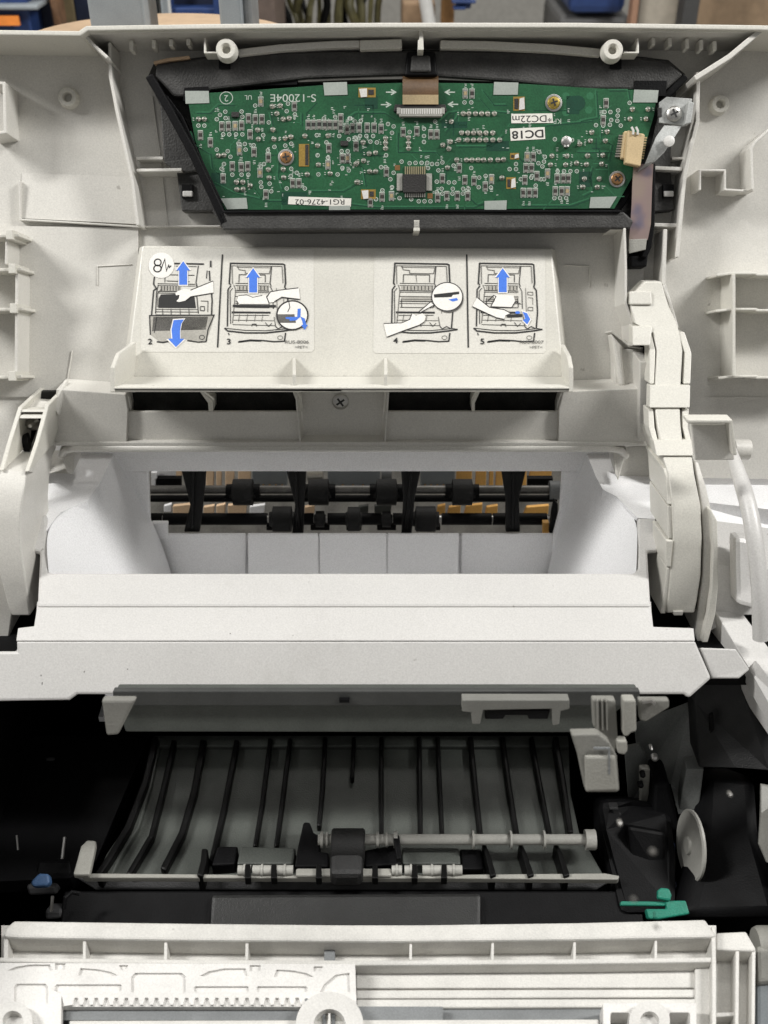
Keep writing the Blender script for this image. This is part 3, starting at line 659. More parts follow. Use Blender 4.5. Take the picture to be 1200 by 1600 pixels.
# plated holes: too small to pick apart
vi = [r3(*p) for p in [(368,298),(335,318),(370,338),(315,345),(200,385),(237,385),(355,440),(393,440),(435,440),(475,440),(470,297),(475,330),(605,445),(640,365),(760,248),(752,295),(803,315),(555,260),(315,535),(383,545),(675,518),(545,508),(635,540),(450,497),(490,500),(345,655),(412,692),(470,692),(512,692),(590,740),(593,768),(645,748),(655,795),(590,640),(610,625),(743,510),(780,498),(780,655),(778,700),(815,680),(752,778),(865,778),(1000,490),(1010,585),(1070,690),(1080,450),(1095,545),(1133,545),(1100,650),(1140,665),(985,340),(1055,330),(1145,340),(1180,360),(1185,465),(940,445),(945,570),(950,690),(457,500),(495,535),(400,580),(360,625)]]
vi += [r4(*p) for p in [(743,240),(785,240),(265,375),(300,390),(290,430),(400,425),(490,450),(490,487),(560,360),(490,405),(90,450),(130,450),(172,450),(155,485),(195,490),(253,570),(350,610),(400,620),(437,618),(475,618),(510,618),(515,650),(540,625),(572,625),(605,615),(675,635),(785,650),(580,665),(300,680),(280,720),(290,770),(250,645),(222,645),(570,735),(645,740),(680,740),(600,780),(670,780),(735,780),(768,780),(832,770),(908,772),(835,710),(875,700),(337,838),(410,845),(457,858),(493,858),(530,858),(570,800),(605,810),(668,810),(733,810),(230,790),(190,845),(1025,657),(1065,657),(1065,625),(1095,720),(1160,710),(30,340),(60,360),(95,355),(20,470),(60,460)]]
vi += [r5(*p) for p in [(735,243),(663,290),(615,300),(578,300),(660,323),(620,350),(658,355),(612,380),(680,385),(525,382),(570,385),(170,550),(205,580),(200,610),(190,640),(285,670),(325,670),(365,670),(405,670),(265,838),(300,838),(338,838),(180,720),(200,720),(148,760),(165,620),(125,700),(268,470),(375,475)]]
k = M()
for x, y in vi:
    a = [at(*q, PSS) for q in circ(x, y, 3.4, 3.4, 10)]; b = [at(*q, PSS) for q in circ(x, y, 2.3, 2.3, 10)]
    k.slot(0).add(a + b, [[i, (i+1) % 10, 10 + (i+1) % 10, 10 + i] for i in range(10)])
    k.slot(1).flat(circ(x, y, 1.3, 1.3, 6), PSS)
k.build('plated_hole', [SILK, TINM], pc, kind='stuff')
# silkscreen lettering and marks
k = M()
text_mesh(k, 'S-12004E', 458, 152.5, 12, PSS, rot=180, sx=1.12); text_mesh(k, '2', 353.5, 153, 10, PSS, rot=180)
k.ink(circ(353.5, 153, 10, 9.5, 22) + [(363.5, 153)], PSS, 1.2); text_mesh(k, 'KP', 871, 189, 8, PSS, rot=180)
text_mesh(k, 'UL', 388, 152, 7, PSS, rot=180)
for x, y, s in ((603, 144, 1), (595, 163.5, 1), (715, 144, -1), (720, 163, -1)):
    x0 = x if s > 0 else x - 4
    k.ink([(x0, y), (x0 + 14*s, y)], PSS, 1.8); k.ink([(x0 + 8*s, y - 4), (x0 + 15*s, y), (x0 + 8*s, y + 4)], PSS, 2)
for x, y in res + dio:
    if random.random() < .9:
        dy = random.choice((-15, 14))
        for j in range(3): k.ink([(x - 1.5 + random.uniform(-1, 1), y + dy + j*2.4), (x + 2.2, y + dy + j*2.4 + random.uniform(-.8, .8))], PSS, 1.0)
for x, y in sj:
    if random.random() < .6:
        dx = random.choice((-8, 8)); k.ink([(x + dx - 1.2, y - 2), (x + dx + 1.4, y - 1.4)], PSS, 1.1); k.ink([(x + dx - 1, y + 1.2), (x + dx + 1.6, y + 1.8)], PSS, 1.0)
for i in range(150):
    x = random.uniform(335, 950); y = random.uniform(165, 312)
    for j in range(random.randint(1, 3)): k.ink([(x, y + j*2.3), (x + random.uniform(1.5, 4.5), y + j*2.3 + random.uniform(-.5, .5))], PSS, 1.0)
k.build('silkscreen', SILK, pc, kind='stuff')
# quad flat chip
c0 = PCB
ch = M().poly([(630, 272), (665, 272), (665, 301), (630, 301)], PCB.off(.0024), .0022).build('chip', CHIP, pc, bevel=.0003)
for i in range(10):
    x = 633.5 + i*3.35
    M().rect(x - 1, 260, x + 1, 273, PCB.off(.0008), .0006).build('chip_pin', PING, ch); M().rect(x - 1, 300, x + 1, 308, PCB.off(.0008), .0006).build('chip_pin', TINM, ch)
M().rect(620, 271, 629, 298, PCB.off(.0009), .0007).build('chip_pin_row', DULLW, ch, bevel=.0002); M().rect(666, 271, 675, 298, PCB.off(.0009), .0007).build('chip_pin_row', DULLW, ch, bevel=.0002)
for x, y in ((621, 262), (672, 306)): M().rect(x - 4, y - 4, x + 4, y + 4, PSS, .0002).build('fiducial_pad', COPPER, pc)
# small transistors
for x, y in (r3(1112, 495), r3(430, 315)): M().rect(x - 6, y - 4, x + 6, y + 4, PCB.off(.0012), .0012).build('transistor', CHIP, pc, bevel=.0002)
# flat flex and its socket
cn = M().poly([(617, 163), (696, 163), (698, 174), (615, 174)], PCB.off(.0022), .0022).build('flex_socket', CHIP, pc, bevel=.0003)
M().poly([(621, 169), (693, 169), (691, 182), (624, 182)], PCB.off(.0030), .0028).build('socket_latch', DULLW, cn, bevel=.0004)
for i in range(18): M().rect(627 + i*3.6, 170, 628.6 + i*3.6, 178, PCB.off(.0032), .0004).build('socket_contact', NYLON, cn)
for x in (623, 692): M().rect(x - 3, 168, x + 3, 178, PCB.off(.0032), .003).build('socket_ear', DULLW, cn, bevel=.0003)
fx = M().loft([at(629, 119, LID.off(.0185)), at(629, 140, PCB.off(.003)), at(629, 164, PCB.off(.0024))], [at(685, 119, LID.off(.0185)), at(685, 140, PCB.off(.003)), at(685, 164, PCB.off(.0024))], PCB.n*-.0003).build('display_flex', FLEXB, pc, smooth=True)
M().poly([(629, 148), (685, 148), (685, 163), (629, 163)], PCB.off(.0031), .0002).build('flex_stiffener', CERAM, fx)
# cut-outs where white light guides show
for x0, y0, x1, y1, s in ((560, 137, 587, 152, 0), (802, 151, 820, 173, 1), (564, 296, 587, 311, 0), (791, 277, 806, 295, 1), (797, 239, 811, 249, 1)):
    M().rect(x0, y0, x1, y1, PCB.off(.00015), .0004).build('light_slot', GOLDP, pc)
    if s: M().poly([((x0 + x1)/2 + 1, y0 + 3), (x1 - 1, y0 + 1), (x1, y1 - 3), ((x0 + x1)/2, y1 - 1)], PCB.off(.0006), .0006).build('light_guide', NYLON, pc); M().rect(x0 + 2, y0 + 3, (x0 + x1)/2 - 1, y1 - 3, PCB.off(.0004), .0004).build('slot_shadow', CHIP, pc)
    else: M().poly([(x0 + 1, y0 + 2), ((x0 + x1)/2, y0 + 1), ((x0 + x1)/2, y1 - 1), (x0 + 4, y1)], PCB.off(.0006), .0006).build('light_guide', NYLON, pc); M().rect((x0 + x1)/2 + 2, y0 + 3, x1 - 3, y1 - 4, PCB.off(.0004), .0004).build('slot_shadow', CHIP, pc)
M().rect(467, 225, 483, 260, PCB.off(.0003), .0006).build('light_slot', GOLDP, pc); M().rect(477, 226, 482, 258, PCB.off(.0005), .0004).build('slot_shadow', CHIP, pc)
# grey tape squares
for q in ([(289, 142), (326, 142), (327, 161), (290, 162)], [(505, 129), (542, 128), (543, 148), (507, 149)], [(345, 310), (385, 309), (387, 326), (355, 327)], [(514, 322), (547, 321), (547, 331), (514, 331)], [(772, 128), (810, 129), (809, 148), (771, 148)], [(757, 314), (792, 313), (791, 329), (757, 330)], [(991, 140), (1029, 141), (1027, 160), (989, 160)], [(923, 308), (964, 307), (953, 325), (921, 325)]):
    M().poly(q, PCB.off(.0004), .0004).build('tape', TAPE, pc)
# stickers with printing
def pst(q, s, c, h, rot, sx=1.0, bold=False):
    p = M().poly(q, PCB.off(.00028), .0002).build('part_sticker', PAPERW, pc)
    k = M(); text_mesh(k, s, *c, h, PCB.off(.00036), rot=rot, sx=sx, bold=bold); k.build('printed_text', INK, p)
pst([(451, 307), (549, 310), (548, 323), (450, 319)], 'RG1-4276-02', (500, 315), 8.2, 180, 1.22)
pst([(799, 178), (863, 177), (864, 192), (799, 192.5)], '*DC22m', (831, 185), 10.5, 179, 1.15)
pst([(797, 201), (851, 198.5), (852, 217), (798, 220)], 'DC18', (825, 209), 12, 177, 1.2, True)
screw(pc, 447, 246, PCB, 9.5, COPPER, STEEL, 10); screw(pc, 865, 161, PCB, 10, BRASS, STEEL, 20); screw(pc, 964, 280, PCB, 9.5, COPPER, STEEL, 40)
# can, tan plug
k = M(); k.lathe(at(884, 222, PCB), PCB.n, [(0, 8*u1), (.002, 8*u1), (.0022, 6.5*u1), (.0032, 6*u1), (.0035, 4*u1)], 16); k.cyl(at(885, 230, PCB.off(.0012)), at(884, 215, PCB.off(.0012)), 5*u1, 12); k.build('crystal_can', STEEL, pc, smooth=True)
pl_ = M().poly([(976, 204), (1007, 209), (1002, 254), (971, 247)], PCB.off(.0045), .0044).build('cable_socket', TANC, pc, bevel=.0006)
M().poly([(981, 203), (1008, 210), (1001, 260), (977, 255)], PCB.off(.0085), .005).build('plug', TANC, pl_, bevel=.0006)
for i in range(9):
    t = i/8; x = 974 - 6*t; y = 212 + 32*t
    M().rect(x - 7, y - 1.2, x + 4, y + 1.2, PCB.off(.0012), .0008).build('socket_pin', TINM, pl_)
    M().rect(1002 - 5*t, y + 3 - 1, 1011 - 5*t, y + 3 + 1.2, PCB.off(.0055), .0008).build('socket_pin', TANC, pl_)
for x in (990, 997): M().rib([(x - 3, 198), (x, 204), (x - .5, 210)], PCB.off(.0095), 3, .001).build('retaining_clip', NYLON, pl_)

# ---------------------------------------------------------------- ground bracket with braid, flat cable
gb = thing('ground_bracket', at(1053, 190, LID.off(.02)), 'small bent metal bracket screwed beside the right end of the green circuit board', 'metal bracket')
M().poly([(1042, 151), (1082, 154), (1078, 190), (1066, 196), (1030, 192), (1030, 160)], LID.off(.024), .0012).build('bracket_plate', ZINC, gb, bevel=.0004)
M().poly([(1076, 158), (1085, 160), (1080, 192), (1070, 195)], LID.off(.029), .006).build('bracket_flange', ZINC, gb, bevel=.0006)
M().rect(1028, 168, 1034, 182, LID.off(.0245), .001).build('bracket_slot', CHIP, gb)
screw(gb, 1053, 178, LID.off(.0242), 12, COPPER if False else STEEL, rot=25)
A_ = [at(1038, 196, LID.off(.026)), at(1025, 214, LID.off(.030)), at(1016, 236, LID.off(.031)), at(1008, 256, LID.off(.028)), at(990, 274, LID.off(.022))]
B_ = [at(1065, 197, LID.off(.026)), at(1053, 216, LID.off(.030)), at(1038, 238, LID.off(.030)), at(1024, 252, LID.off(.028)), at(1010, 262, LID.off(.022))]
st = M().loft(A_, B_, LID.n*-.0006).build('ground_strap', ZINC, gb, smooth=True)
M().lathe(at(1045, 221, LID.off(.032)), LID.n, [(0, .003), (.0012, .003), (.0018, .0015)], 12).build('rivet', NYLON, st, smooth=True)
fc = thing('flat_cable', at(990, 400, LID.off(.012)), 'pinkish foil flat cable running down from the tan plug into the cover channel', 'ribbon cable')
xs = [(990, 1021, 256), (988, 1019, 290), (987, 1018, 320), (985, 1017, 350), (983, 1012, 375)]
M().loft([at(a, y, LID.off(.023)) for a, b, y in xs], [at(b, y, LID.off(.023)) for a, b, y in xs], LID.n*-.0005).build('cable_strip', FOILM, fc, smooth=True)
M().poly([(983, 374), (1011, 373), (1009, 390), (983, 396)], LID.off(.0235), .001).build('cable_end', DULLW, fc, bevel=.0003)
M().rib([(1020, 255), (1019, 350), (1014, 385), (1006, 402)], LID.off(.020), 9, .016).build('cable_sleeve', BLACK, fc, bevel=.0006)
M().poly([(984, 400), (1013, 398), (1011, 417), (986, 418)], LID.off(.018), .012).build('ferrite_block', BLACK, fc, bevel=.001)
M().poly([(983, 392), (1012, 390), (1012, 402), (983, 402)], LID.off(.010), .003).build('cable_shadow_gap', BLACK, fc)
M().poly([(978, 420), (1006, 420), (1004, 458), (984, 466), (979, 440)], LID.off(.004), .003).build('clear_film', NYLON, fc, bevel=.0003)

# ---------------------------------------------------------------- printer housing: front beam, output tray, shelves
hs = thing('printer_housing', at(560, 1085, BF), 'white plastic printer housing with wide front beam and recessed paper tray opening', 'printer housing')
M().poly([(76, 893), (73, 830), (73, 803), (50, 803), (50, 860), (62, 862), (58, 947.4), (1017, 947.4), (1012, 860), (1029, 859), (1029, 809), (996, 809), (996, 888), (990, 895), (83, 895)], BT, .004).build('beam_top', WHITE, hs, bevel=.0014)
M().poly([(57.5, 948.6), (53, 978), (28, 981), (25, 1001), (1086, 1001), (1084, 981), (1021, 979), (1017.5, 948.6)], BT, .004).build('beam_top', WHITE, hs, bevel=.0005)
M().poly([(58, 940), (57, 956), (1018, 956), (1017, 940)], BT.off(-.0012), .003).build('joint_floor', WHITE, hs)
M().poly([(25, 1000.5), (1086, 1000.5), (1112, 1060), (1077, 1091), (1069, 1085), (120, 1085), (107, 1094), (-80, 1097), (-80, 1018), (26, 1018)], BF, .004).build('beam_front', WHITE, hs, bevel=.0014)
# beam body behind the faces keeps light out of the cavity
m = M(); b0 = ay(-60, 1000, .4195).z
m.prism([V((-.168, .416, CAM.z - .3765)), V((.128, .416, CAM.z - .3765)), V((.128, .405, CAM.z - .392)), V((-.168, .405, CAM.z - .392))], V((0, .03, 0)))
m.build('beam_core', WHITE, hs)
M().prism([ay(1094, 1012, .4135), ay(1150, 1014, .4135), ay(1172, 1046, .408), ay(1155, 1060, .405), ay(1112, 1060, .405)], V((0, .006, -.006))).build('side_ledge', WHITE, hs, bevel=.0008)
# tray side walls (curved), back wall, floor
def side(rim, sgn, xb):
    top = [at(x, y, TOP) for x, y in rim]; top[0] = at(*rim[0], BT); top[1] = mixp(at(*rim[1], BT), top[1], .5)
    # resample the rim smoothly
    P = []
    for i in range(len(top) - 1):
        for j in range(5): P.append(mixp(top[i], top[i+1], j/5))
    P.append(top[-1])
    for _ in range(8): P = [P[0]] + [(P[i-1] + P[i]*2 + P[i+1])/4 for i in range(1, len(P)-1)] + [P[-1]]
    rows = []
    zb = CAM.z - .475
    for j in range(15):
        t = j/14; row = []
        for i, p in enumerate(P):
            s = i/(len(P)-1); xb_ = (.131 - .020*s) if sgn > 0 else -(.166 - .022*s); yb = .455 + .112*s
            tt = 1 - (1 - t)**1.9
            row.append(V((mixp(p.x, xb_, tt), mixp(p.y, yb, tt), mixp(p.z, zb, t))))
        rows.append(row)
    return M().grid(rows)
rl = [(76, 894), (73, 860), (73, 828), (94, 801), (137, 782), (156, 756), (178, 707)]
rr = [(994, 894), (996, 850), (996, 809), (962, 775), (942, 765), (931, 745), (916, 707)]
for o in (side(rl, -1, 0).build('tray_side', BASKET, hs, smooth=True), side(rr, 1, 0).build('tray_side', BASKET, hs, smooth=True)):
    for e in o.data.edges: e.use_edge_sharp = False
BK2 = PL(.566, -.4, (0, -1, 0))
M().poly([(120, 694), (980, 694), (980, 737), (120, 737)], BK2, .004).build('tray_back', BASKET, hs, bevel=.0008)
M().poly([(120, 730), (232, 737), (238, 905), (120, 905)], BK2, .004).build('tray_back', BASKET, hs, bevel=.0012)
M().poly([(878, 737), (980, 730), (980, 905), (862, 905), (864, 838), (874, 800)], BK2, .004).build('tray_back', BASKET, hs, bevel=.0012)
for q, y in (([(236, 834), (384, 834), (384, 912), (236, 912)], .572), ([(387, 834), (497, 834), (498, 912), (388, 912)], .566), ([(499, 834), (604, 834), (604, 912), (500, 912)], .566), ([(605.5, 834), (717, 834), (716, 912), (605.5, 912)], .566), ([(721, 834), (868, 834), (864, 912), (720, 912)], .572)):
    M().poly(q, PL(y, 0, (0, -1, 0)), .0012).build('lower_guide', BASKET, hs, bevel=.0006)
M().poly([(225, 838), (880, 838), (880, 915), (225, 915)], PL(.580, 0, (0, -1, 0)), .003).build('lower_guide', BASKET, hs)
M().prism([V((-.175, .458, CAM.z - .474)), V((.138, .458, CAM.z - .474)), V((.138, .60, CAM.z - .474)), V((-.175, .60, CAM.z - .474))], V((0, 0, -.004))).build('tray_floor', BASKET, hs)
# shelves outside the tray
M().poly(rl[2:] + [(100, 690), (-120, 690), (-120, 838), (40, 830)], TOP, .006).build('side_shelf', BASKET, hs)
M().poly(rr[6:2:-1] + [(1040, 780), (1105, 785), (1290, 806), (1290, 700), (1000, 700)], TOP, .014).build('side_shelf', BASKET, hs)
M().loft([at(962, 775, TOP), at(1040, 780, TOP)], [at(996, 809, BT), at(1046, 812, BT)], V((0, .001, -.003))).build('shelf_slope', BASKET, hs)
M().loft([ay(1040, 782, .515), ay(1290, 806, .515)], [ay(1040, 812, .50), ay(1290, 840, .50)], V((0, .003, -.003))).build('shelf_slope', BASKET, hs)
M().loft([ay(1100, 812, .50), ay(1150, 818, .50), ay(1290, 838, .50)], [ay(1100, 880, .47), ay(1148, 885, .47), ay(1290, 900, .465)], V((0, .003, -.003))).build('side_panel', WHITE, hs, smooth=True)
M().loft([ay(1100, 880, .468), ay(1148, 885, .468), ay(1290, 900, .468)], [ay(1110, 985, .448), ay(1162, 960, .45), ay(1290, 960, .45)], V((0, .003, -.003))).build('side_panel', WHITE, hs, smooth=True)
M().prism([ay(1148, 838, .47), ay(1180, 842, .47), ay(1190, 955, .445), ay(1150, 945, .445)], V((0, .012, -.004))).build('side_rib', WHITE, hs, bevel=.003)
M().prism([ay(1117, 954, .452), ay(1160, 957, .452), ay(1240, 1062, .408), ay(1240, 1145, .385), ay(1172, 1046, .414)], V((0, .004, -.022))).build('side_strut', WHITE, hs, bevel=.0008)
M().prism([ay(1172, 1047, .412), ay(1180, 1030, .412), ay(1262, 1130, .375), ay(1230, 1150, .375)], V((0, .006, -.012))).build('side_strut', WHITE, hs, bevel=.0008)
for x, w in ((-.235, .13), (.21, .142)):
    M().box(CAM + V((x, .51, -.402)), w, .19, .006).build('inner_shield', BLACK, hs)
# small scuffs on the beam
k = M()
for x, y, l in ((132, 1048, 5), (66, 1066, 6), (64, 1054, 4), (360, 989, 3), (200, 1045, 2)): k.ink([(x, y), (x + random.uniform(-2, 2), y + l*.6)], (BF if y > 1001 else BT).off(.00012), 1.2)
k.build('scuff', INKG, hs, kind='stuff')

# ---------------------------------------------------------------- cavity under the beam
cv = thing('cartridge_bay', V((0, .42, CAM.z - .56)), 'black cartridge bay below the white front beam of the printer', 'printer bay')
Z = CAM.z
M().box(V((.02, .44, Z - .565)), .56, .34, .006).build('bay_floor', BLACK, cv)
M().box(V((-.232, .44, Z - .49)), .012, .34, .16).build('bay_side', BLACK, cv)
M().box(V((.262, .44, Z - .49)), .012, .34, .16).build('bay_side', BLACK, cv)
M().box(V((.02, .535, Z - .52)), .56, .012, .09).build('bay_back', BLACK, cv)
M().box(V((.02, .30, Z - .535)), .56, .012, .05).build('bay_front', BLACK, cv)
M().poly([(-60, 1150), (232, 1150), (150, 1345), (110, 1372), (-60, 1380)], PL(.42, -.505, (0, 0, 1)), .01).build('bay_shelf', BLACK, cv)
for pts in ([(18, 1160), (48, 1160), (48, 1166), (18, 1166)], [(60, 1161), (130, 1163), (130, 1168), (60, 1167)]):
    M().poly(pts, PL(.47, 0, (0, -1, 0)), .006).build('bay_rib', SLATE, cv, bevel=.0004)
for q, y in (([(5, 1180), (24, 1178), (30, 1300), (8, 1310)], .45), ([(70, 1185), (86, 1185), (84, 1262), (72, 1266)], .46), ([(120, 1200), (150, 1195), (146, 1240), (126, 1250)], .46), ([(10, 1325), (50, 1322), (52, 1345), (14, 1350)], .41), ([(88, 1340), (108, 1338), (110, 1352), (90, 1354)], .405), ([(70, 1422), (96, 1422), (98, 1436), (70, 1438)], .352), ([(40, 1384), (86, 1384), (90, 1398), (44, 1400)], .372)):
    M().poly(q, PL(y, 0, (0, -1, .3)) if False else PL(y, -.49, (0, -.8, .5)), .01).build('bay_block', mat('bay_block_plastic', (.05, .05, .052), .5, mott=.1) if 'bay_block_plastic' not in MATS else MATS['bay_block_plastic'], cv, bevel=.0015)
M().tube([az(26, 1305, -.49), az(28, 1328, -.495)], .0006, 6).build('contact_spring', STEEL, cv); M().tube([az(101, 1308, -.49), az(97, 1342, -.496)], .0009, 6).build('contact_spring', STEEL, cv); M().tube([az(82, 1400, -.49), az(80, 1424, -.496)], .0009, 6).build('contact_spring', STEEL, cv)
M().poly([(60, 1345), (110, 1345), (112, 1372), (55, 1372)], PL(.4, -.495, (0, -.3, .95)), .008).build('bay_block', BLACK, cv, bevel=.001)
M().tube([az(100, 1420, -.49), az(102, 1402, -.485), az(112, 1394, -.485), az(124, 1396, -.487)], .0012, 8).build('bay_hook', BLACK, cv)
# grey cross bar
br = thing('cross_bar', ay(560, 1146, .45), 'dull grey metal cross bar just under the white front beam', 'cross bar')
M().poly([(178, 1085), (1000, 1085), (920, 1145), (196, 1144)], PL(.455, 0, (0, -.97, .22)), .01).build('bar_plate', GUIDE, br, bevel=.0008)
M().poly([(176, 1080), (1000, 1080), (1000, 1103), (176, 1103)], PL(.452, 0, (0, -.97, .22)), .004).build('bar_flange', mat('dark_grey_bar', (.05, .052, .05), .5, mott=.1), br, bevel=.0006)
M().rect(530, 1093, 546, 1098, PL(.450, 0, (0, -.97, .22)), .002).build('bar_slot', BLACK, br)
M().poly([(158, 1094), (212, 1094), (184, 1149), (166, 1150)], PL(.445, 0, (0, -.95, .3)), .005).build('guide_horn', GREYB, br, bevel=.0012)
# pale slotted bracket on the bar
sb = thing('slotted_bracket', ay(805, 1110, .44), 'pale slotted bracket fixed on the right half of the grey cross bar', 'bracket')
pb = PL(.440, 0, (0, -.97, .22))
M().poly([(722, 1094), (890, 1094), (890, 1108), (876, 1112), (874, 1132), (864, 1134), (862, 1108), (755, 1110), (750, 1132), (738, 1132), (736, 1114), (722, 1112)], pb, .006).build('bracket_plate', mat('grey_bracket_plastic', (.18, .18, .165), .5, mott=.06), sb, bevel=.0005)
M().poly([(758, 1108), (860, 1110), (856, 1124), (826, 1124), (824, 1118), (790, 1118), (786, 1124), (758, 1124)], pb.off(-.001), .004).build('slide', BLACK, sb, bevel=.0005)
# ---- ribbed paper guide
pg = thing('paper_guide', az(560, 1365, -.50), 'grey sheet paper guide with long black ribs in the cartridge bay', 'paper guide')
M().poly([(243, 1149), (888, 1149), (892, 1240), (905, 1300), (945, 1370), (150, 1370), (166, 1335), (196, 1290), (222, 1230)], FLR, .004).build('guide_sheet', GUIDE, pg, bevel=.0006)
M().poly([(243, 1149), (888, 1149), (889, 1166), (240, 1166)], FLR.off(.003), .004).build('guide_lip', GUIDE, pg, bevel=.0008)
RB = FLR.off(.0055)
ribs = [([(272, 1155), (255, 1230), (236, 1305), (200, 1366)], 11), ([(318, 1155), (303, 1235), (284, 1300), (254, 1358)], 13), ([(370, 1155), (350, 1260), (330, 1345)], 11), ([(422, 1152), (410, 1250), (398, 1322)], 9), ([(453, 1152), (441, 1250), (431, 1322)], 9), ([(508, 1150), (504, 1230), (498, 1290)], 9), ([(553, 1150), (550, 1215)], 8),
        ([(596, 1150), (596, 1306)], 9), ([(655, 1150), (657, 1306)], 10), ([(684, 1150), (691, 1306)], 9), ([(735, 1150), (743, 1230), (751, 1306)], 11), ([(785, 1150), (796, 1230), (808, 1306)], 11), ([(830, 1150), (845, 1230), (860, 1306)], 10)]
for p, w in ribs: M().rib(p, RB, w*.8, .006).build('rib', RIMM if False else RIBM, pg, bevel=.0012)
M().rib([(243, 1150), (226, 1222), (200, 1290), (170, 1340), (152, 1366)], FLR.off(.009), 10, .012).build('edge_wall', RIBM, pg, bevel=.001)
M().rib([(246, 1150), (232, 1222), (212, 1290), (184, 1335), (170, 1366)], FLR.off(.004), 12, .005).build('edge_wall', SLATE if False else GUIDE, pg, bevel=.001)
M().rib([(868, 1150), (880, 1220), (892, 1300)], FLR.off(.009), 9, .012).build('edge_wall', RIBM, pg, bevel=.001)
for p in ([(755, 1314), (762, 1335), (771, 1368)], [(812, 1314), (820, 1335), (830, 1368)], [(867, 1314), (876, 1335), (886, 1368)]):
    M().rib(p, FLR.off(.012), [4, 8, 10], .014).build('fin', RIBM, pg, bevel=.0008)
M().rib([(320, 1325), (318, 1345), (312, 1368)], FLR.off(.012), 10, .014).build('fin', RIBM, pg, bevel=.001)
M().poly([(340, 1322), (372, 1322), (366, 1350), (330, 1352)], FLR.off(.008), .012).build('black_block', BLACK, pg, bevel=.001)
M().poly([(376, 1322), (462, 1324), (458, 1350), (370, 1350)], FLR.off(.008), .010).build('separation_pad', GUIDE, pg, bevel=.0012)
M().poly([(628, 1323), (718, 1324), (720, 1350), (628, 1350)], FLR.off(.008), .010).build('separation_pad', GUIDE, pg, bevel=.0012)
M().poly([(474, 1284), (484, 1284), (490, 1300), (500, 1306), (500, 1330), (514, 1332), (514, 1354), (460, 1354), (466, 1320)], FLR.off(.012), .016).build('roller_carrier', BLACK, pg, bevel=.001)
M().poly([(570, 1328), (622, 1318), (628, 1350), (570, 1354)], FLR.off(.010), .014).build('roller_carrier', BLACK, pg, bevel=.001)
M().poly([(718, 1326), (752, 1326), (756, 1358), (722, 1358)], FLR.off(.006), .010).build('roller_carrier', BLACK, pg, bevel=.001)
# front edge strip with small white wheels
fe = thing('front_edge_guide', az(540, 1368, -.49), 'long pale edge strip with small white wheels at the front of the ribbed guide', 'edge guide')
M().poly([(128, 1364), (360, 1366), (730, 1366), (945, 1364), (968, 1368), (966, 1374), (700, 1372), (130, 1371)], FLR.off(.010), .004).build('edge_strip', DULLW, fe, bevel=.0006)
M().poly([(118, 1371), (962, 1372), (930, 1392), (150, 1391)], PL(.375, -.49, (0, -.6, .8)), .006).build('front_face', mat('black_front_bar', (.03, .03, .031), .5, mott=.15, bump=.3), fe, bevel=.0006)
M().poly([(935, 1372), (966, 1366), (968, 1410), (960, 1412), (958, 1392)], PL(.372, -.485, (.1, -.8, .6)), .003).build('end_plate', DULLW, fe, bevel=.0008)
M().poly([(126, 1322), (136, 1312), (150, 1313), (150, 1320), (140, 1366), (114, 1366)], FLR.off(.016), .004).build('end_lever', DULLW, fe, bevel=.001)
for x0, x1 in ((372, 392), (395, 424), (432, 458), (612, 628), (632, 652), (660, 690), (696, 722)):
    M().cyl(az(x0, 1360, -.489), az(x1, 1360, -.489), .0028, 12).build('small_wheel', BAYW, fe, smooth=True)
    for t in (.5,): M().cyl(az(x0 + (x1 - x0)*t - 1.5, 1360, -.489), az(x0 + (x1 - x0)*t + 1.5, 1360, -.489), .0034, 12).build('wheel_collar', BAYW, fe, smooth=True)
M().poly([(462, 1356), (612, 1356), (612, 1368), (462, 1368)], FLR.off(.012), .006).build('wheel_bar', DULLW, fe, bevel=.001)
for x in (387, 428, 498, 586, 648, 694): M().poly([(x - 4, 1350), (x + 4, 1350), (x + 5, 1372), (x - 5, 1372)], FLR.off(.0145), .006).build('wheel_holder', RIBM, fe, bevel=.0006)
# feed shaft and pick-up roller
fs = thing('feed_shaft', az(715, 1312, -.485), 'white plastic feed shaft lying across the ribbed paper guide', 'shaft')
a, b = az(497, 1312, -.484), az(926, 1312, -.484)
M().cyl(a, b, .0030, 16).build('shaft', BAYW, fs, smooth=True)
for x, r, w in ((503, .0046, 4), (511, .0042, 3), (590, .0044, 4), (604, .0042, 3), (739, .0050, 3), (798, .0050, 3), (850, .0050, 3), (618, .0046, 6)):
    M().cyl(az(x - w/2, 1312, -.484), az(x + w/2, 1312, -.484), r, 16).build('collar', BAYW, fs, smooth=True)
M().cyl(az(914, 1312, -.484), az(930, 1312, -.484), .0056, 18).build('end_hub', BAYW, fs, smooth=True)
M().poly([(614, 1306), (624, 1304), (628, 1340), (620, 1342)], FLR.off(.02), .004).build('shaft_clip', BLACK, fs, bevel=.0006)
pr = thing('pickup_roller', az(542, 1335, -.48), 'black rubber pick-up roller in the middle of the white feed shaft', 'roller')
M().lathe(az(518, 1322, -.4865), V((1, 0, 0)), [(0, .0085), (.001, .0095), (.0175, .0095), (.0185, .0085)], 28).build('tyre', RUBBER, pr, smooth=True)
M().poly([(517, 1318), (568, 1318), (567, 1366), (515, 1366)], FLR.off(.017), .012).build('roller_cover', mat('grey_black_cover', (.022, .022, .022), .6, mott=.2, bump=.4), pr, bevel=.003)
# lower front panel
lp = M().poly([(330, 1397), (752, 1395), (752, 1480), (326, 1480)], PL(.35, -.497, (0, -.35, .94)), .008).build('front_recess', mat('dark_panel', (.012, .0123, .0118), .5, mott=.15, bump=.3), cv, bevel=.002)
M().poly([(100, 1392), (1000, 1392), (1010, 1480), (90, 1480)], PL(.35, -.502, (0, -.35, .94)), .006).build('front_slope', BLACK, cv, bevel=.001)

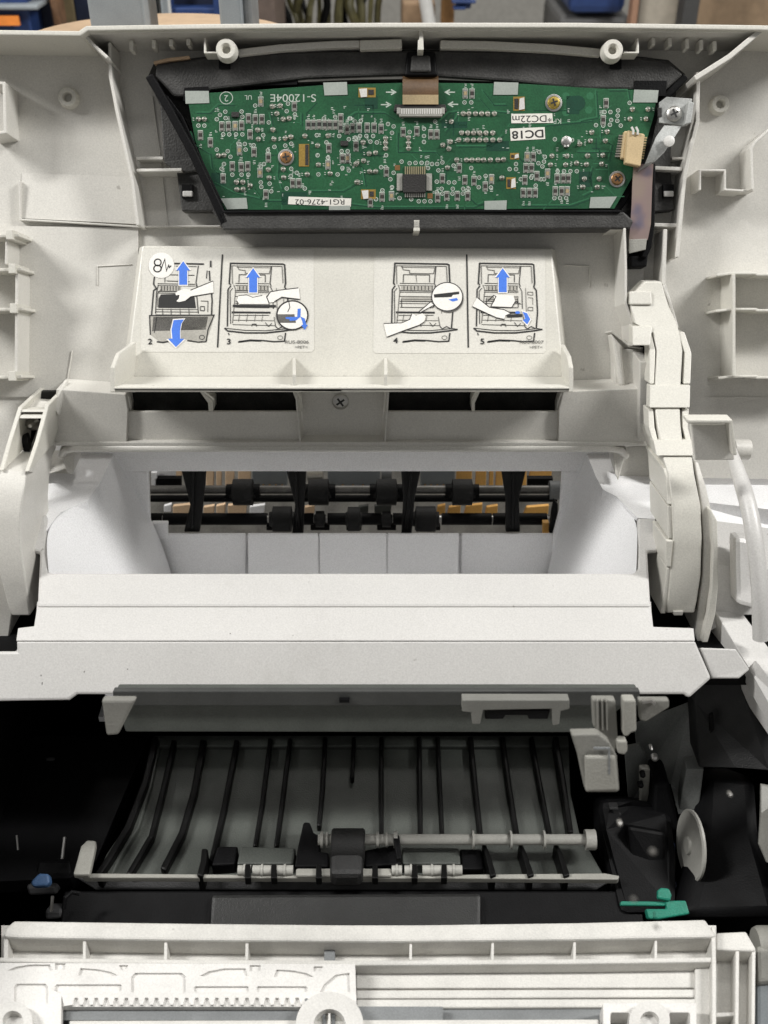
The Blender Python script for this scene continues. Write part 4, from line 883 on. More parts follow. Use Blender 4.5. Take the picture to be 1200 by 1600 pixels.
# ---------------------------------------------------------------- right-hand mechanism
rm = thing('side_frame', az(1030, 1280, -.49), 'bare grey sheet metal side frame at right inside the cartridge bay', 'metal frame')
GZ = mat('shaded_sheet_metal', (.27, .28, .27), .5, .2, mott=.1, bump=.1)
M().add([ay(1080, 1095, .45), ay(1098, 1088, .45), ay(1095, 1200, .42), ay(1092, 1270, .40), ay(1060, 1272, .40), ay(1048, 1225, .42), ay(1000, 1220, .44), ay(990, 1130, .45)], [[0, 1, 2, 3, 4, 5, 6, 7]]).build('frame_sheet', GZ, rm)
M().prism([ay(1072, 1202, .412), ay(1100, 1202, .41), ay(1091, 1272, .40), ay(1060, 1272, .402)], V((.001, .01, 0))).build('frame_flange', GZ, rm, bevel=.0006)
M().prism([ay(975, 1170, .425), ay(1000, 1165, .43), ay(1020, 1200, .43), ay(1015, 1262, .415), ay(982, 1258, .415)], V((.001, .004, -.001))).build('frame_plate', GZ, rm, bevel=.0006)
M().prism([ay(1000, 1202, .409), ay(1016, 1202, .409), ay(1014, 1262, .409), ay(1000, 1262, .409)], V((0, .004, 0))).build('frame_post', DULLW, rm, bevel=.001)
for x, y, r in ((1003, 1206, 5), (1000, 1222, 5), (1022, 1180, 6), (1016, 1164, 3)):
    p = ay(x, y, .408); k = M()
    k.lathe(p, V((0, -1, 0)), [(0, r*u1*.9), (.003, r*u1*.9), (.004, r*u1*.4)], 10); k.build('stud', STEEL if r != 5 else BLACK, rm, smooth=True)
M().prism([ay(1022, 1225, .405), ay(1046, 1225, .405), ay(1058, 1275, .395), ay(1062, 1300, .39), ay(1020, 1300, .39)], V((0, .02, 0))).build('frame_block', BLACK, rm, bevel=.002)
M().prism([ay(938, 1250, .40), ay(990, 1250, .40), ay(1050, 1262, .40), ay(1060, 1340, .37), ay(1060, 1430, .34), ay(968, 1430, .34), ay(940, 1300, .385)], V((0, .02, -.02))).build('mechanism_cover', BLACK, rm, bevel=.005)
M().prism([ay(980, 1290, .38), ay(1040, 1300, .38), ay(1040, 1380, .36), ay(990, 1385, .36)], V((0, .01, -.01))).build('mechanism_cover', BLACK, rm, bevel=.002)
M().prism([ay(1092, 1200, .405), ay(1086, 1100, .425), ay(1098, 1062, .43), ay(1155, 1062, .42), ay(1240, 1160, .40), ay(1240, 1230, .38), ay(1200, 1205, .39), ay(1150, 1200, .395)], V((0, .02, -.002))).build('guard_plate', mat('charcoal_guard', (.008, .008, .0085), .5, mott=.2, bump=.3), rm, bevel=.001)
M().prism([ay(1109, 1122, .412), ay(1115, 1118, .412), ay(1116, 1140, .41), ay(1110, 1146, .41)], V((0, .003, 0))).build('guard_slot', BLACK, rm)
M().prism([ay(1098, 1200, .42), ay(1180, 1205, .40), ay(1192, 1300, .37), ay(1230, 1440, .33), ay(1060, 1440, .33), ay(1090, 1330, .37)], V((0, .02, -.02))).build('wheel_well', BLACK, rm, bevel=.008, smooth=True)
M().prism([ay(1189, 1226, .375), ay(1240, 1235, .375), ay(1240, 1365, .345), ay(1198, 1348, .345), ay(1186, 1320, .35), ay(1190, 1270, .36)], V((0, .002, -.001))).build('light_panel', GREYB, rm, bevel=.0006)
for x, y, r in ((968, 1285, 4), (1020, 1330, 3.5), (1140, 1240, 3), (1025, 1448, 3), (990, 1405, 2.5)):
    screw(rm, x, y, PL(.392, 0, (0, -.9, .45)) if y < 1300 else PL(.352, 0, (0, -.7, .7)), r, STEEL, rot=random.randint(0, 80))
M().tube([ay(1010, 1285, .402), ay(1035, 1290, .396), ay(1052, 1320, .386), ay(1050, 1370, .372), ay(1062, 1400, .362)], .0011, 8).build('wire', mat('dark_blue_wire', (.02, .03, .07), .4, mott=.1), rm, smooth=True)
M().tube([ay(1004, 1288, .402), ay(1028, 1298, .396), ay(1044, 1326, .386), ay(1042, 1372, .372), ay(1054, 1404, .362)], .0011, 8).build('wire', mat('dark_red_wire', (.10, .012, .01), .4, mott=.1), rm, smooth=True)
for i in range(7): M().prism([ay(952 + i*4, 1262 + i*9, .394), ay(966 + i*4, 1262 + i*9, .394), ay(967 + i*4, 1266 + i*9, .393), ay(953 + i*4, 1266 + i*9, .393)], V((0, .004, 0))).build('cover_rib', MATS['charcoal_guard'], rm, bevel=.0004)
# gear wheel seen nearly edge on
gw = thing('gear_wheel', ay(1078, 1320, .375), 'pale round plastic wheel seen almost edge on at the right of the bay', 'wheel')
dv = ray(1078, 1321).normalized(); hv = (V((-1, 0, 0)) - dv*V((-1, 0, 0)).dot(dv)).normalized(); ax = (hv*.93 - dv*.36).normalized()
c = ay(1078, 1321, .372)
M().lathe(c, ax, [(-.0016, .0180), (-.0016, .0192), (-.0002, .0195), (.0006, .0186), (.0002, .0172), (.0006, .0100), (.0009, .0050), (.0022, .0046), (.0026, .0030), (.0020, .00001)], 40, cap=False).build('disc', BAYW, gw, smooth=True)
# pale lever block and white bracket
lv = thing('release_block', ay(930, 1238, .42), 'pale grey plastic block hanging below the right end of the cross bar', 'plastic block')
PLV = PL(.425, 0, (0, -.93, .36))
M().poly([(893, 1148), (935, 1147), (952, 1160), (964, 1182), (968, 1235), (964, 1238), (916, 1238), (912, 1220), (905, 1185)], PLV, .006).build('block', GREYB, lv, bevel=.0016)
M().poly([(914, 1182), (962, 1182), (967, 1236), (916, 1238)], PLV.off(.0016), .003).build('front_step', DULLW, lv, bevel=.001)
M().rib([(928, 1170), (952, 1170), (952, 1210)], PLV.off(.0018), 2.5, .001).build('groove', SLATE, lv)
k = M()
for i in range(4): k.lathe(ay(916 + i*4.5, 1143, .424), V((1, .0, 0)), [(0, .0032), (.0008, .0036), (.0012, .0032)], 12)
k.build('coil_spring', STEEL, lv, smooth=True, kind='stuff')
wb = thing('white_bracket', ay(965, 1190, .42), 'white plastic stepped bracket right of the pale hanging block', 'bracket')
PWB = PL(.428, 0, (0, -.95, .3))
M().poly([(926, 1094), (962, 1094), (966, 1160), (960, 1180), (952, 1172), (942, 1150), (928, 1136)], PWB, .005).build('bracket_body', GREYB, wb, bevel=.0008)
for x in (934, 941, 948): M().rib([(x, 1095), (x + 1, 1142)], PWB.off(.002), 2.5, .003).build('bracket_rib', GREYB, wb, bevel=.0003)
M().poly([(974, 1094), (994, 1094), (995, 1143), (986, 1146), (980, 1152), (974, 1150)], PWB.off(.003), .006).build('bracket_leg', DULLW, wb, bevel=.001)
M().poly([(964, 1158), (980, 1158), (981, 1174), (976, 1180), (966, 1178)], PWB.off(.003), .005).build('bracket_tip', DULLW, wb, bevel=.0008)
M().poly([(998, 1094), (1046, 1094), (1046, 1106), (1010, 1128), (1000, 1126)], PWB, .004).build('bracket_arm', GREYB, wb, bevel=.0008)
M().rib([(1004, 1098), (1018, 1096), (1024, 1101)], PWB.off(.002), 4, .002).build('wire_end', STEEL, wb)
# green latch
gl = thing('release_latch', az(1025, 1425, -.475), 'green plastic release latch with long pin and thumb tab, lower right of the bay', 'latch')
PG = PL(.34, -.476, (0, -.45, .9))
M().rib([(970, 1411.5), (1042, 1412)], PG.off(.002), 7, .003).build('pin', GRNL, gl, bevel=.0006)
M().poly([(1028, 1390), (1034, 1387), (1046, 1388), (1050, 1398), (1048, 1408), (1028, 1404)], PG.off(.005), .004).build('thumb_tab', GRNL, gl, bevel=.001)
M().poly([(1040, 1407), (1072, 1407), (1078, 1428), (1060, 1431), (1030, 1436), (1012, 1435), (1009, 1420), (1042, 1420)], PG.off(.003), .004).build('latch_body', GRNL, gl, bevel=.0008)
M().poly([(1010, 1421), (1022, 1423), (1020, 1436), (1014, 1435)], PG.off(.0045), .003).build('latch_foot', GRNL, gl, bevel=.0006)
bl = M().poly([(47, 1378), (56, 1368), (62, 1364), (76, 1365), (78, 1378), (72, 1384), (50, 1385)], PL(.35, -.487, (0, -.4, .9)), .006)
bl.build('blue_lever', BLUEL, None, bevel=.0012, label='small blue plastic lever tip in the dark lower left of the bay', cat='lever')

# ---------------------------------------------------------------- exit rollers in the tray slot
def shaft(y, px0, px1, py, r, m): a = ay(px0, py, y); b = ay(px1, py, y); b.z = a.z; return a, b
us = thing('upper_exit_shaft', ay(555, 765, .605), 'upper steel exit shaft with four black rollers in the tray slot', 'roller shaft')
a, b = ay(232, 765, .605), ay(880, 765, .605)
M().cyl(a, b, .0030, 16).build('shaft', mat('dull_steel', (.20, .195, .185), .5, .8, mott=.15), us, smooth=True)
def roller(par, x, py, y, w, r, m=RUBBER, lug=False):
    a = ay(x - w/2, py, y); b = ay(x + w/2, py, y); L = (b - a).length
    o = M().lathe(a, b - a, [(0, r*.55), (L*.1, r*.6), (L*.14, r), (L*.86, r), (L*.9, r*.6), (L, r*.55)], 18).build('roller', m, par, smooth=True)
    return o
for x in (380, 498, 604, 722): 
    roller(us, x, 769, .603, 42, .0092)
    M().cyl(ay(x - 26, 768, .603), ay(x + 26, 768, .603), .0052, 14).build('roller_hub', BLACK, us, smooth=True)
M().cyl(ay(858, 766, .603), ay(880, 766, .603), .0066, 14).build('bushing', SLATE, us, smooth=True)
M().cyl(ay(236, 779, .600), ay(870, 779, .600), .0024, 12).build('back_rod', BLACK, us, smooth=True)
ls = thing('lower_exit_shaft', ay(545, 811, .59), 'lower black exit shaft with broad rollers in the tray slot', 'roller shaft')
for x0, x1 in ((236, 254), (256, 418), (462, 490), (512, 540), (566, 596), (614, 645), (690, 768), (770, 854)): M().cyl(ay(x0, 811, .59), ay(x1, 811, .59), .0042, 14).build('shaft_sleeve', BLACK, ls, smooth=True)
M().cyl(ay(236, 811, .59), ay(862, 811, .59), .0026, 12).build('shaft', STEEL, ls, smooth=True)
for x, w, r in ((441, 40, .0088), (665, 42, .0088), (500, 18, .0056), (553, 26, .0084), (604, 18, .0056)): roller(ls, x, 811, .589, w, r)
for x, w in ((500, 30), (553, 24), (604, 30), (431, 30), (668, 40)): M().rect(x - w/2, 822, x + w/2, 829, PL(.588, 0, (0, -1, 0)), .004).build('roller_shoe', BLACK, ls, bevel=.0005)
eg = thing('exit_guide', ay(555, 760, .62), 'black guide fingers hanging over the exit rollers in the tray slot', 'paper guide')
for q in ([(281, 728), (323, 728), (317, 790), (312, 832), (287, 832), (297, 790)], [(445, 728), (479, 728), (476, 780), (474, 836), (456, 836), (461, 790)], [(626, 728), (659, 728), (648, 780), (643, 838), (627, 838), (630, 780)], [(782, 728), (824, 728), (811, 780), (813, 832), (790, 832), (790, 780)]):
    f = M().poly(q, PL(.575, 0, (0, -1, 0)), .004).build('guide_finger', RIBM, eg, bevel=.001)
    M().rib([((q[0][0] + q[1][0])/2, 730), ((q[3][0] + q[4][0])/2, 826)], PL(.573, 0, (0, -1, 0)), 5, .003).build('finger_rib', RIBM, f, bevel=.0006)
PB_ = PL(.64, 0, (0, -1, 0))
M().poly([(180, 690), (930, 690), (930, 850), (180, 850)], PL(.70, 0, (0, -1, 0)), .004).build('slot_backing', mat('pale_inner_wall', (.42, .41, .38), .7, mott=.2), eg)
for x0, x1 in ((394, 449), (512, 594), (657, 711)):
    M().rect(x0, 715, x1, 760, PL(.63, 0, (0, -1, 0)), .004).build('grey_plate', BGREY, eg, bevel=.0006)
    for i in range(5): M().rect(x0 + 6 + i*(x1 - x0 - 12)/4.4, 759, x0 + 9 + i*(x1 - x0 - 12)/4.4, 768, PL(.628, 0, (0, -1, 0)), .002).build('plate_tooth', CARD, eg)
M().cyl(ay(481, 745, .64), ay(505, 745, .64), .008, 14).build('metal_cap', TINM, eg, smooth=True); M().cyl(ay(596, 745, .64), ay(612, 745, .64), .008, 14).build('metal_cap', SLATE, eg, smooth=True)
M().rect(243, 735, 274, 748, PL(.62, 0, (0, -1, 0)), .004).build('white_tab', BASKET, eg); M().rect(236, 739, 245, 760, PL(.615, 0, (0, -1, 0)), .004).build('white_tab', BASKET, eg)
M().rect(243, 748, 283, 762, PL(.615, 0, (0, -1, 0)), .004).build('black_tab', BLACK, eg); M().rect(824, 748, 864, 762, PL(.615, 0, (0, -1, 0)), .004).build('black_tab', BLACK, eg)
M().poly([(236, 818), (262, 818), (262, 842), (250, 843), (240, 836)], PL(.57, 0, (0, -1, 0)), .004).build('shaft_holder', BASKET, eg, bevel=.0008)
M().poly([(866, 782), (872, 790), (872, 822), (862, 838), (858, 832), (862, 800)], PL(.575, 0, (0, -1, 0)), .004).build('end_arm', BLACK, eg, bevel=.0008)
ORG = mat('orange_board', (.82, .45, .12), .6, mott=.07)
TANB = mat('tan_slat', (.78, .56, .36), .6, mott=.07)
sl = thing('slatted_backing', ay(555, 760, .66), 'tan and orange slats showing behind the exit rollers', 'slats')
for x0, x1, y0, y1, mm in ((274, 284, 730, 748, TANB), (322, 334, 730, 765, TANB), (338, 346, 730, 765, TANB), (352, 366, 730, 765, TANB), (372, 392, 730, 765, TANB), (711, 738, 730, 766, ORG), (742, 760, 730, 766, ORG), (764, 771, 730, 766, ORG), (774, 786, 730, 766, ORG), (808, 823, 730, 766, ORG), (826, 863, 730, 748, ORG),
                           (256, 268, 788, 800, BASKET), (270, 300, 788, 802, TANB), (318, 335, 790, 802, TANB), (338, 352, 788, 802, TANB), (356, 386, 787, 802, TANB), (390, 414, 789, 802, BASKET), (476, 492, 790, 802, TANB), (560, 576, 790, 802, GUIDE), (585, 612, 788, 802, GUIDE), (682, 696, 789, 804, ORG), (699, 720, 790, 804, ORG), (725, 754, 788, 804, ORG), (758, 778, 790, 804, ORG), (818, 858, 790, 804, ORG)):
    e = (x1 - x0)*.12
    M().poly([(x0 + (e if mm is ORG else 0), y0 + (3 if y0 > 770 else 0)), (x1, y0), (x1 - e*.4, y1), (x0, y1)], PL(.655, 0, (0, -1, 0)), .003).build('slat', mm, sl, bevel=.0004)
M().rect(848, 817, 858, 843, PL(.58, 0, (0, -1, 0)), .004).build('orange_stop', ORG, sl, bevel=.0005)

# ---------------------------------------------------------------- right hinge arm with jointed cable duct
YT = [(425, .567), (440, .563), (470, .556), (505, .545), (520, .540), (548, .532), (600, .517), (640, .505), (665, .498), (690, .490), (715, .482), (740, .474), (790, .462), (840, .455), (900, .450), (940, .447), (960, .446), (1020, .44)]
def yat(py, T=YT):
    for (p0, y0), (p1, y1) in zip(T, T[1:]):
        if py <= p1: return y0 + (y1 - y0)*max(0, (py - p0))/(p1 - p0)
    return T[-1][1]
def strip(rows, off, vec, T=YT, sub=1):
    rr_ = []
    for a, b in zip(rows, rows[1:]):
        n = max(1, int(abs(b[0] - a[0])/14))
        for i in range(n): rr_.append(tuple(a[j] + (b[j] - a[j])*i/n for j in range(3)))
    rr_.append(rows[-1])
    return M().loft([ay(x0, py, yat(py, T) - off) for py, x0, x1 in rr_], [ay(x1, py, yat(py, T) - off) for py, x0, x1 in rr_], V(vec))
ra = thing('right_hinge_arm', ay(1040, 960, .46), 'curved beige right hinge arm carrying the jointed cable duct', 'hinge arm')
SV = (0, .042, -.012)
main = [(440, 1008, 1034), (462, 986, 1040), (480, 986, 1046), (505, 991, 1058), (520, 1020, 1062), (548, 1027, 1067), (600, 1024, 1064), (640, 1024, 1063), (665, 1027, 1064), (690, 1031, 1067), (715, 1036, 1082), (740, 1044, 1085), (790, 1050, 1095), (840, 1052, 1097), (900, 1047, 1095), (940, 1043, 1089), (958, 1041, 1085)]
strip(main[:10], 0, (0, .012, -.004)).build('duct_cover', CREAM, ra, bevel=.0008, smooth=True)
strip(main[9:], 0, SV).build('duct_cover', CREAM, ra, bevel=.0008, smooth=True)
strip([(455, 984, 1018), (476, 984, 1019)], .0015, (0, .006, -.003)).build('duct_tab', CREAM, ra, bevel=.0008)
strip([(510, 988, 1020), (540, 989, 1016)], .0015, (0, .01, -.003)).build('duct_tab', CREAM, ra, bevel=.0008)
strip([(516, 1008, 1018), (548, 1015, 1024.5), (600, 1015, 1022.5)], -.001, (0, .012, -.004)).build('duct_flange', CREAM, ra, bevel=.0006)
strip([(519, 1058, 1070), (552, 1070, 1081), (600, 1068, 1079)], -.001, (0, .012, -.004)).build('duct_flange', CREAM, ra, bevel=.0006)
strip([(602, 1016, 1079), (637, 1015, 1078)], .0012, (0, .008, -.003)).build('duct_link', CREAM, ra, bevel=.0005)
strip([(639, 1013, 1021), (668, 1014, 1023), (688, 1020, 1028)], -.001, (0, .012, -.004)).build('duct_flange', CREAM, ra, bevel=.0005)
strip([(639, 1066, 1077), (668, 1067, 1075), (688, 1072, 1080)], -.001, (0, .012, -.004)).build('duct_flange', CREAM, ra, bevel=.0005)
strip([(688, 1021, 1087), (712, 1026, 1088)], .0012, (0, .008, -.003)).build('duct_link', CREAM, ra, bevel=.0005)
strip([(732, 1036, 1045), (745, 1040, 1048), (788, 1043, 1051)], -.0005, (0, .04, -.01)).build('duct_flange', CREAM, ra, bevel=.0005)
strip([(791, 1043, 1050), (842, 1044, 1050.5)], -.001, (0, .04, -.01)).build('duct_flange', CREAM, ra, bevel=.0005)
strip([(888, 1042, 1049.5), (925, 1038, 1045), (959, 1032, 1040)], -.0005, (0, .04, -.01)).build('duct_flange', CREAM, ra, bevel=.0005)
strip([(845, 1041, 1052), (886, 1041, 1048)], .0006, (0, .03, -.008)).build('duct_link', CREAM, ra, bevel=.0005)
strip([(722, 1085, 1091), (760, 1091, 1103), (800, 1097, 1112), (850, 1099.5, 1117), (900, 1098, 1118), (950, 1091, 1116), (985, 1086, 1111), (1012, 1092, 1103)], -.002, (0, .035, -.01)).build('outer_ring', BEIGE, ra, bevel=.0006, smooth=True)
strip([(796, 1108, 1111), (815, 1112, 1121), (860, 1114, 1122), (920, 1112, 1122), (960, 1106, 1118), (1004, 1097, 1106)], .002, (0, .03, -.008)).build('ring_edge', CREAM, ra, bevel=.0006, smooth=True)
strip([(530, 1020, 1068), (600, 1020, 1070), (690, 1028, 1072), (740, 1044, 1092), (800, 1046, 1104), (900, 1044, 1102), (952, 1040, 1094)], -.0045, (0, .03, -.008)).build('duct_core', BLACK, ra, smooth=True)
strip([(955, 1052, 1068), (962, 1053, 1067)], .001, (0, .01, -.004)).build('end_clip', BEIGE, ra, bevel=.0005)
strip([(985, 1086, 1110), (1018, 1086, 1114)], -.012, (0, .03, -.008)).build('arm_foot', BEIGE, ra, bevel=.0006)
# channel wall going up to the flex cable
M().rib([(1036, 446), (1046, 470), (1058, 514)], LID.off(.024), 5, .02).build('channel_wall', BEIGE, ra, bevel=.0004)
# support rod with bracket
sr = thing('support_rod', ay(1187, 990, .42), 'white bent plastic rod curving down beside the right hinge arm', 'rod')
rp_ = [(1136, 690, .512), (1143, 708, .500), (1156, 745, .480), (1170, 790, .462), (1179, 840, .448), (1185, 890, .438), (1188, 940, .430), (1189, 998, .424)]
sp_ = []
for i in range(len(rp_) - 1):
    for j in range(4): sp_.append(mixp(ay(*rp_[i]), ay(*rp_[i+1]), j/4))
sp_.append(ay(*rp_[-1]))
for _ in range(3): sp_ = [sp_[0]] + [(sp_[i-1] + sp_[i]*2 + sp_[i+1])/4 for i in range(1, len(sp_)-1)] + [sp_[-1]]
M().tube(sp_, [.0028 + .0016*min(1, i/10) for i in range(len(sp_))], 14).build('rod', WHITE, sr, smooth=True)
rb_ = thing('rod_bracket', ay(1115, 720, .53), 'beige open box bracket with round pin above the white support rod', 'bracket')
PBK = PL(.515, 0, (0, -.97, .2))
M().rib([(1074, 659), (1142, 659), (1146, 690), (1149, 712)], PBK, 6, .009).build('bracket_wall', CREAM, rb_, bevel=.0006)
M().poly([(1080, 664), (1142, 664), (1148, 719), (1086, 719)], PBK.off(-.007), .004).build('bracket_back', BEIGE, rb_, bevel=.0006)
M().cyl(ay(1144, 702, .520), ay(1171, 703, .520), .0060, 18).build('bracket_pin', BEIGE, rb_, bevel=.0006, smooth=True)

# ---------------------------------------------------------------- left hinge arm
LT = [(630, .520), (690, .500), (737, .478), (762, .470), (800, .462), (860, .454), (900, .450), (960, .446), (1010, .44)]
la = thing('left_hinge_arm', ay(30, 960, .46), 'curved beige left hinge arm with open channel at its top', 'hinge arm')
strip([(735, 2, 41), (762, -10, 38), (794, -22, 33), (825, -24, 31), (860, -14, 33), (900, 0, 39), (945, 12, 45), (962, 18, 47)], 0, (0, .05, -.012), LT).build('arm_body', BEIGE, la, bevel=.0008, smooth=True)
strip([(632, 70, 77), (690, 54, 61), (737, 38, 45)], .002, (0, .045, -.01), LT).build('channel_wall', CREAM, la, bevel=.0005, smooth=True)
strip([(636, 28, 35), (690, 11, 18), (735, -2, 6)], .002, (0, .045, -.01), LT).build('channel_wall', CREAM, la, bevel=.0005, smooth=True)
strip([(640, 34, 70), (644, 33, 69)], .002, (0, .01, -.004), LT).build('channel_bar', CREAM, la, bevel=.0004); strip([(649, 32, 68), (654, 30, 66)], .002, (0, .014, -.004), LT).build('channel_bar', CREAM, la, bevel=.0004)
strip([(640, 34, 70), (736, 3, 43)], -.026, (0, .003, -.001), LT).build('channel_floor', BEIGE, la)
M().lathe(ay(52, 662, .524), V((0, -1, .3)), [(0, .004), (.004, .003), (.006, .001)], 12).build('pivot_pin', STEEL, la, smooth=True)
M().lathe(ay(46, 692, .515), V((-1, -.2, 0)), [(0, .006), (.003, .005), (.005, .002)], 14).build('pivot_pin', BLACK, la, smooth=True)
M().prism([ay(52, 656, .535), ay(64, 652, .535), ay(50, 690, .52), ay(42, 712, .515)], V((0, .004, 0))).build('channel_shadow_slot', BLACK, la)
M().loft([ay(74, 634, .518), ay(60, 692, .499), ay(45, 737, .476)], [ay(98, 610, .545), ay(84, 700, .535), ay(66, 742, .53)], V((0, .003, -.002))).build('arm_side', BEIGE, la, smooth=True)
M().prism([ay(36, 632, .535), ay(52, 626, .538), ay(84, 628, .535), ay(72, 638, .525), ay(36, 640, .525)], V((0, .01, -.004))).build('arm_cap', BEIGE, la, bevel=.001)
M().prism([ay(84, 628, .53), ay(94, 606, .537), ay(101, 610, .537), ay(92, 652, .53), ay(84, 640, .528)], V((0, .012, 0))).build('arm_tooth', BEIGE, la, bevel=.0012)
strip([(786, -40, 6), (800, -40, 12), (830, -40, 16), (900, -30, 20), (950, -30, 20), (1001, -20, 13)], -.006, (0, .03, -.01), LT).build('arm_blade', BEIGE, la, bevel=.0006, smooth=True)
strip([(800, -20, 22), (832, -20, 30)], .004, (0, .02, -.004), LT).build('arm_step', BEIGE, la, bevel=.002) if False else None

# ---------------------------------------------------------------- opened front door
dr = thing('front_door', az(560, 1460, -.49), 'opened front door with ribbed pale inside, toothed rack and round bosses, in the foreground', 'printer door')
M().poly([(2, 1446), (1119, 1446), (1119, 1680), (-60, 1680), (-60, 1500), (2, 1500)], DOOR.off(-.012), .004).build('door_skin', DOORM, dr)
M().poly([(5, 1463), (8, 1450), (22, 1438), (300, 1442), (600, 1445), (900, 1441), (1102, 1436), (1118, 1460), (1118, 1464), (900, 1468), (600, 1471), (300, 1469), (30, 1465)], DOOR.off(.002), .016).build('top_rail', DOORM, dr, bevel=.0016)
M().rib([(-2, 1499), (300, 1503), (600, 1504), (900, 1502), (1116, 1499)], DOOR, 8, .013).build('lower_rail', DOORM, dr, bevel=.0008)
for x, w in ((9, 7), (132, 5), (259, 5), (386, 5), (642, 4.5), (770, 4.5), (898, 4.5), (1025, 4.5)):
    M().rib([(x, 1466), (x - .5, 1500)], DOOR.off(-.0006), w, .012).build('pocket_rib', DOORM, dr, bevel=.0004)
M().rib([(515, 1470), (515, 1502)], DOOR.off(-.007), 17, .005).build('pocket_step', SLATE, dr, bevel=.0004)
M().rib([(1115, 1446), (1116, 1520), (1116, 1680)], DOOR.off(.001), 7, .014).build('end_wall', DOORM, dr, bevel=.0006)
M().poly([(556, 1508), (1112, 1505), (1112, 1543), (556, 1544)], DOOR.off(-.009), .004).build('inner_panel', DOORM, dr, bevel=.0006)
M().poly([(556, 1546.5), (1112, 1545), (1112, 1558), (556, 1560)], DOOR.off(-.0075), .004).build('inner_panel', DOORM, dr, bevel=.0008)
M().poly([(556, 1561), (1112, 1560), (1112, 1573), (556, 1575)], DOOR.off(-.0065), .006).build('inner_panel', DOORM, dr, bevel=.0008)
M().poly([(1086, 1505), (1112, 1505), (1112, 1680), (1086, 1680)], DOOR.off(-.006), .004).build('inner_panel', DOORM, dr, bevel=.0006)
M().poly([(690, 1573), (1000, 1573), (1000, 1594), (690, 1594)], DOOR.off(-.0085), .004).build('slot_floor', SLATE, dr)
# slide plate with cut-outs (shallow)
def rr2(x0, y0, x1, y1, r=6):
    return [(x0 + r, y0), (x1 - r, y0), (x1, y0 + r), (x1, y1 - 2), (x1 - 2, y1), (x0 + 2, y1), (x0, y1 - 2), (x0, y0 + r)]
lens = lambda x0, x1, y0, y1, flip: [(x0, y1), (x0 + (x1 - x0)*(.18 if not flip else .06), y0 + (y1 - y0)*(.4 if not flip else .05)), (x0 + (x1 - x0)*.5, y0 + (0 if not flip else (y1 - y0)*.2)), (x0 + (x1 - x0)*(.94 if not flip else .82), y0 + (0 if not flip else (y1 - y0)*.55)), (x1, y1)]
holes = [lens(12, 82, 1507, 1516, False), lens(122, 184, 1512, 1524, True), rr2(205, 1520, 290, 1551), lens(312, 388, 1513, 1525, False), lens(428, 490, 1514, 1526, True),
         rr2(86, 1538, 190, 1549, 2), rr2(303, 1541, 389, 1550, 2), rr2(401, 1541, 480, 1550, 2), rr2(22, 1537, 75, 1568, 4), [(500, 1550), (506, 1538), (524, 1523), (546, 1520), (547, 1550)], [(86, 1505), (102, 1505), (101, 1515), (86, 1515)], [(390, 1508), (407, 1508), (407, 1517), (390, 1517)], [(186, 1508), (200, 1508), (198, 1513), (190, 1516)], [(490, 1510), (505, 1510), (500, 1517), (490, 1517)]]
teeth = []
x = 470
while x > 110:
    teeth += [(x, 1570), (x - 3.2, 1559), (x - 8.2, 1559), (x - 11, 1570)]; x -= 15.7
plate = [(-60, 1504), (555, 1506), (557, 1572), (480, 1572)] + teeth + [(100, 1572), (96, 1556), (94, 1680), (-60, 1680)]
M().poly(plate, DOOR.off(.002), .0045, holes).build('slide_plate', DOORI, dr, bevel=.0005)
M().poly([(-60, 1506), (552, 1508), (552, 1573), (100, 1573), (88, 1575), (88, 1680), (-60, 1680)], DOOR.off(.0006), .004).build('plate_backing', DOORI, dr)
M().poly([(94, 1571), (692, 1573), (692, 1594), (94, 1594)], DOOR.off(-.003), .004).build('rack_slot', SLATE, dr)
M().poly([(95, 1566), (103, 1566), (104, 1600), (95, 1600)], DOOR.off(-.003), .003).build('slot_end', BLACK, dr); M().poly([(405, 1575), (430, 1575), (400, 1594)], DOOR.off(-.0035), .002).build('slot_notch', BGREY, dr)
M().poly([(108, 1594), (936, 1592), (936, 1680), (108, 1680)], DOOR.off(.001), .006).build('lower_plate', DOORM, dr, bevel=.0008)
def ring(px, py, ro, ri, pl, depth, name, m, dark=True):
    o = M().poly(circ(px, py, ro, ro*.98, 40), pl, depth, [circ(px, py, ri, ri*.98, 28)]).build(name, m, dr, bevel=.0008)
    if dark: M().poly(circ(px, py, ri + 1, ri, 24), pl.off(-depth*.8), .002).build('hole', BLACK, o)
    return o
w_ = ring(515, 1601, 53, 25, DOOR.off(.006), .007, 'rack_wheel', NYLON, False)
M().poly(circ(515, 1601, 27, 26, 24), DOOR.off(.001), .002).build('wheel_bore', DULLW, w_)
for x in (507, 521): M().poly([(x - 3, 1583), (x + 2, 1582), (x + 3, 1610), (x - 3, 1610)], DOOR.off(.0016), .002).build('bore_slot', SLATE, w_)
M().poly([(513, 1583), (516, 1583), (517, 1620), (512, 1620)], DOOR.off(.004), .004).build('bore_pin', NYLON, w_)
for x, y in ((479, 1562), (544, 1562)): M().poly(circ(x, y, 3, 2.5, 10), DOOR.off(.0023), .001).build('peg_mark', SLATE, dr)
ring(20, 1595, 31, 16, DOOR.off(.007), .010, 'door_boss', NYLON)
bk_ = M().poly([(942, 1567), (1088, 1567), (1090, 1690), (944, 1690)], DOOR.off(.004), .012, [rr2(954, 1582, 984, 1640, 2), rr2(1046, 1582, 1078, 1640, 2)]).build('corner_block', DOORI, dr, bevel=.0008)
ring(1015, 1595, 32, 15, DOOR.off(.008), .010, 'door_boss', NYLON)
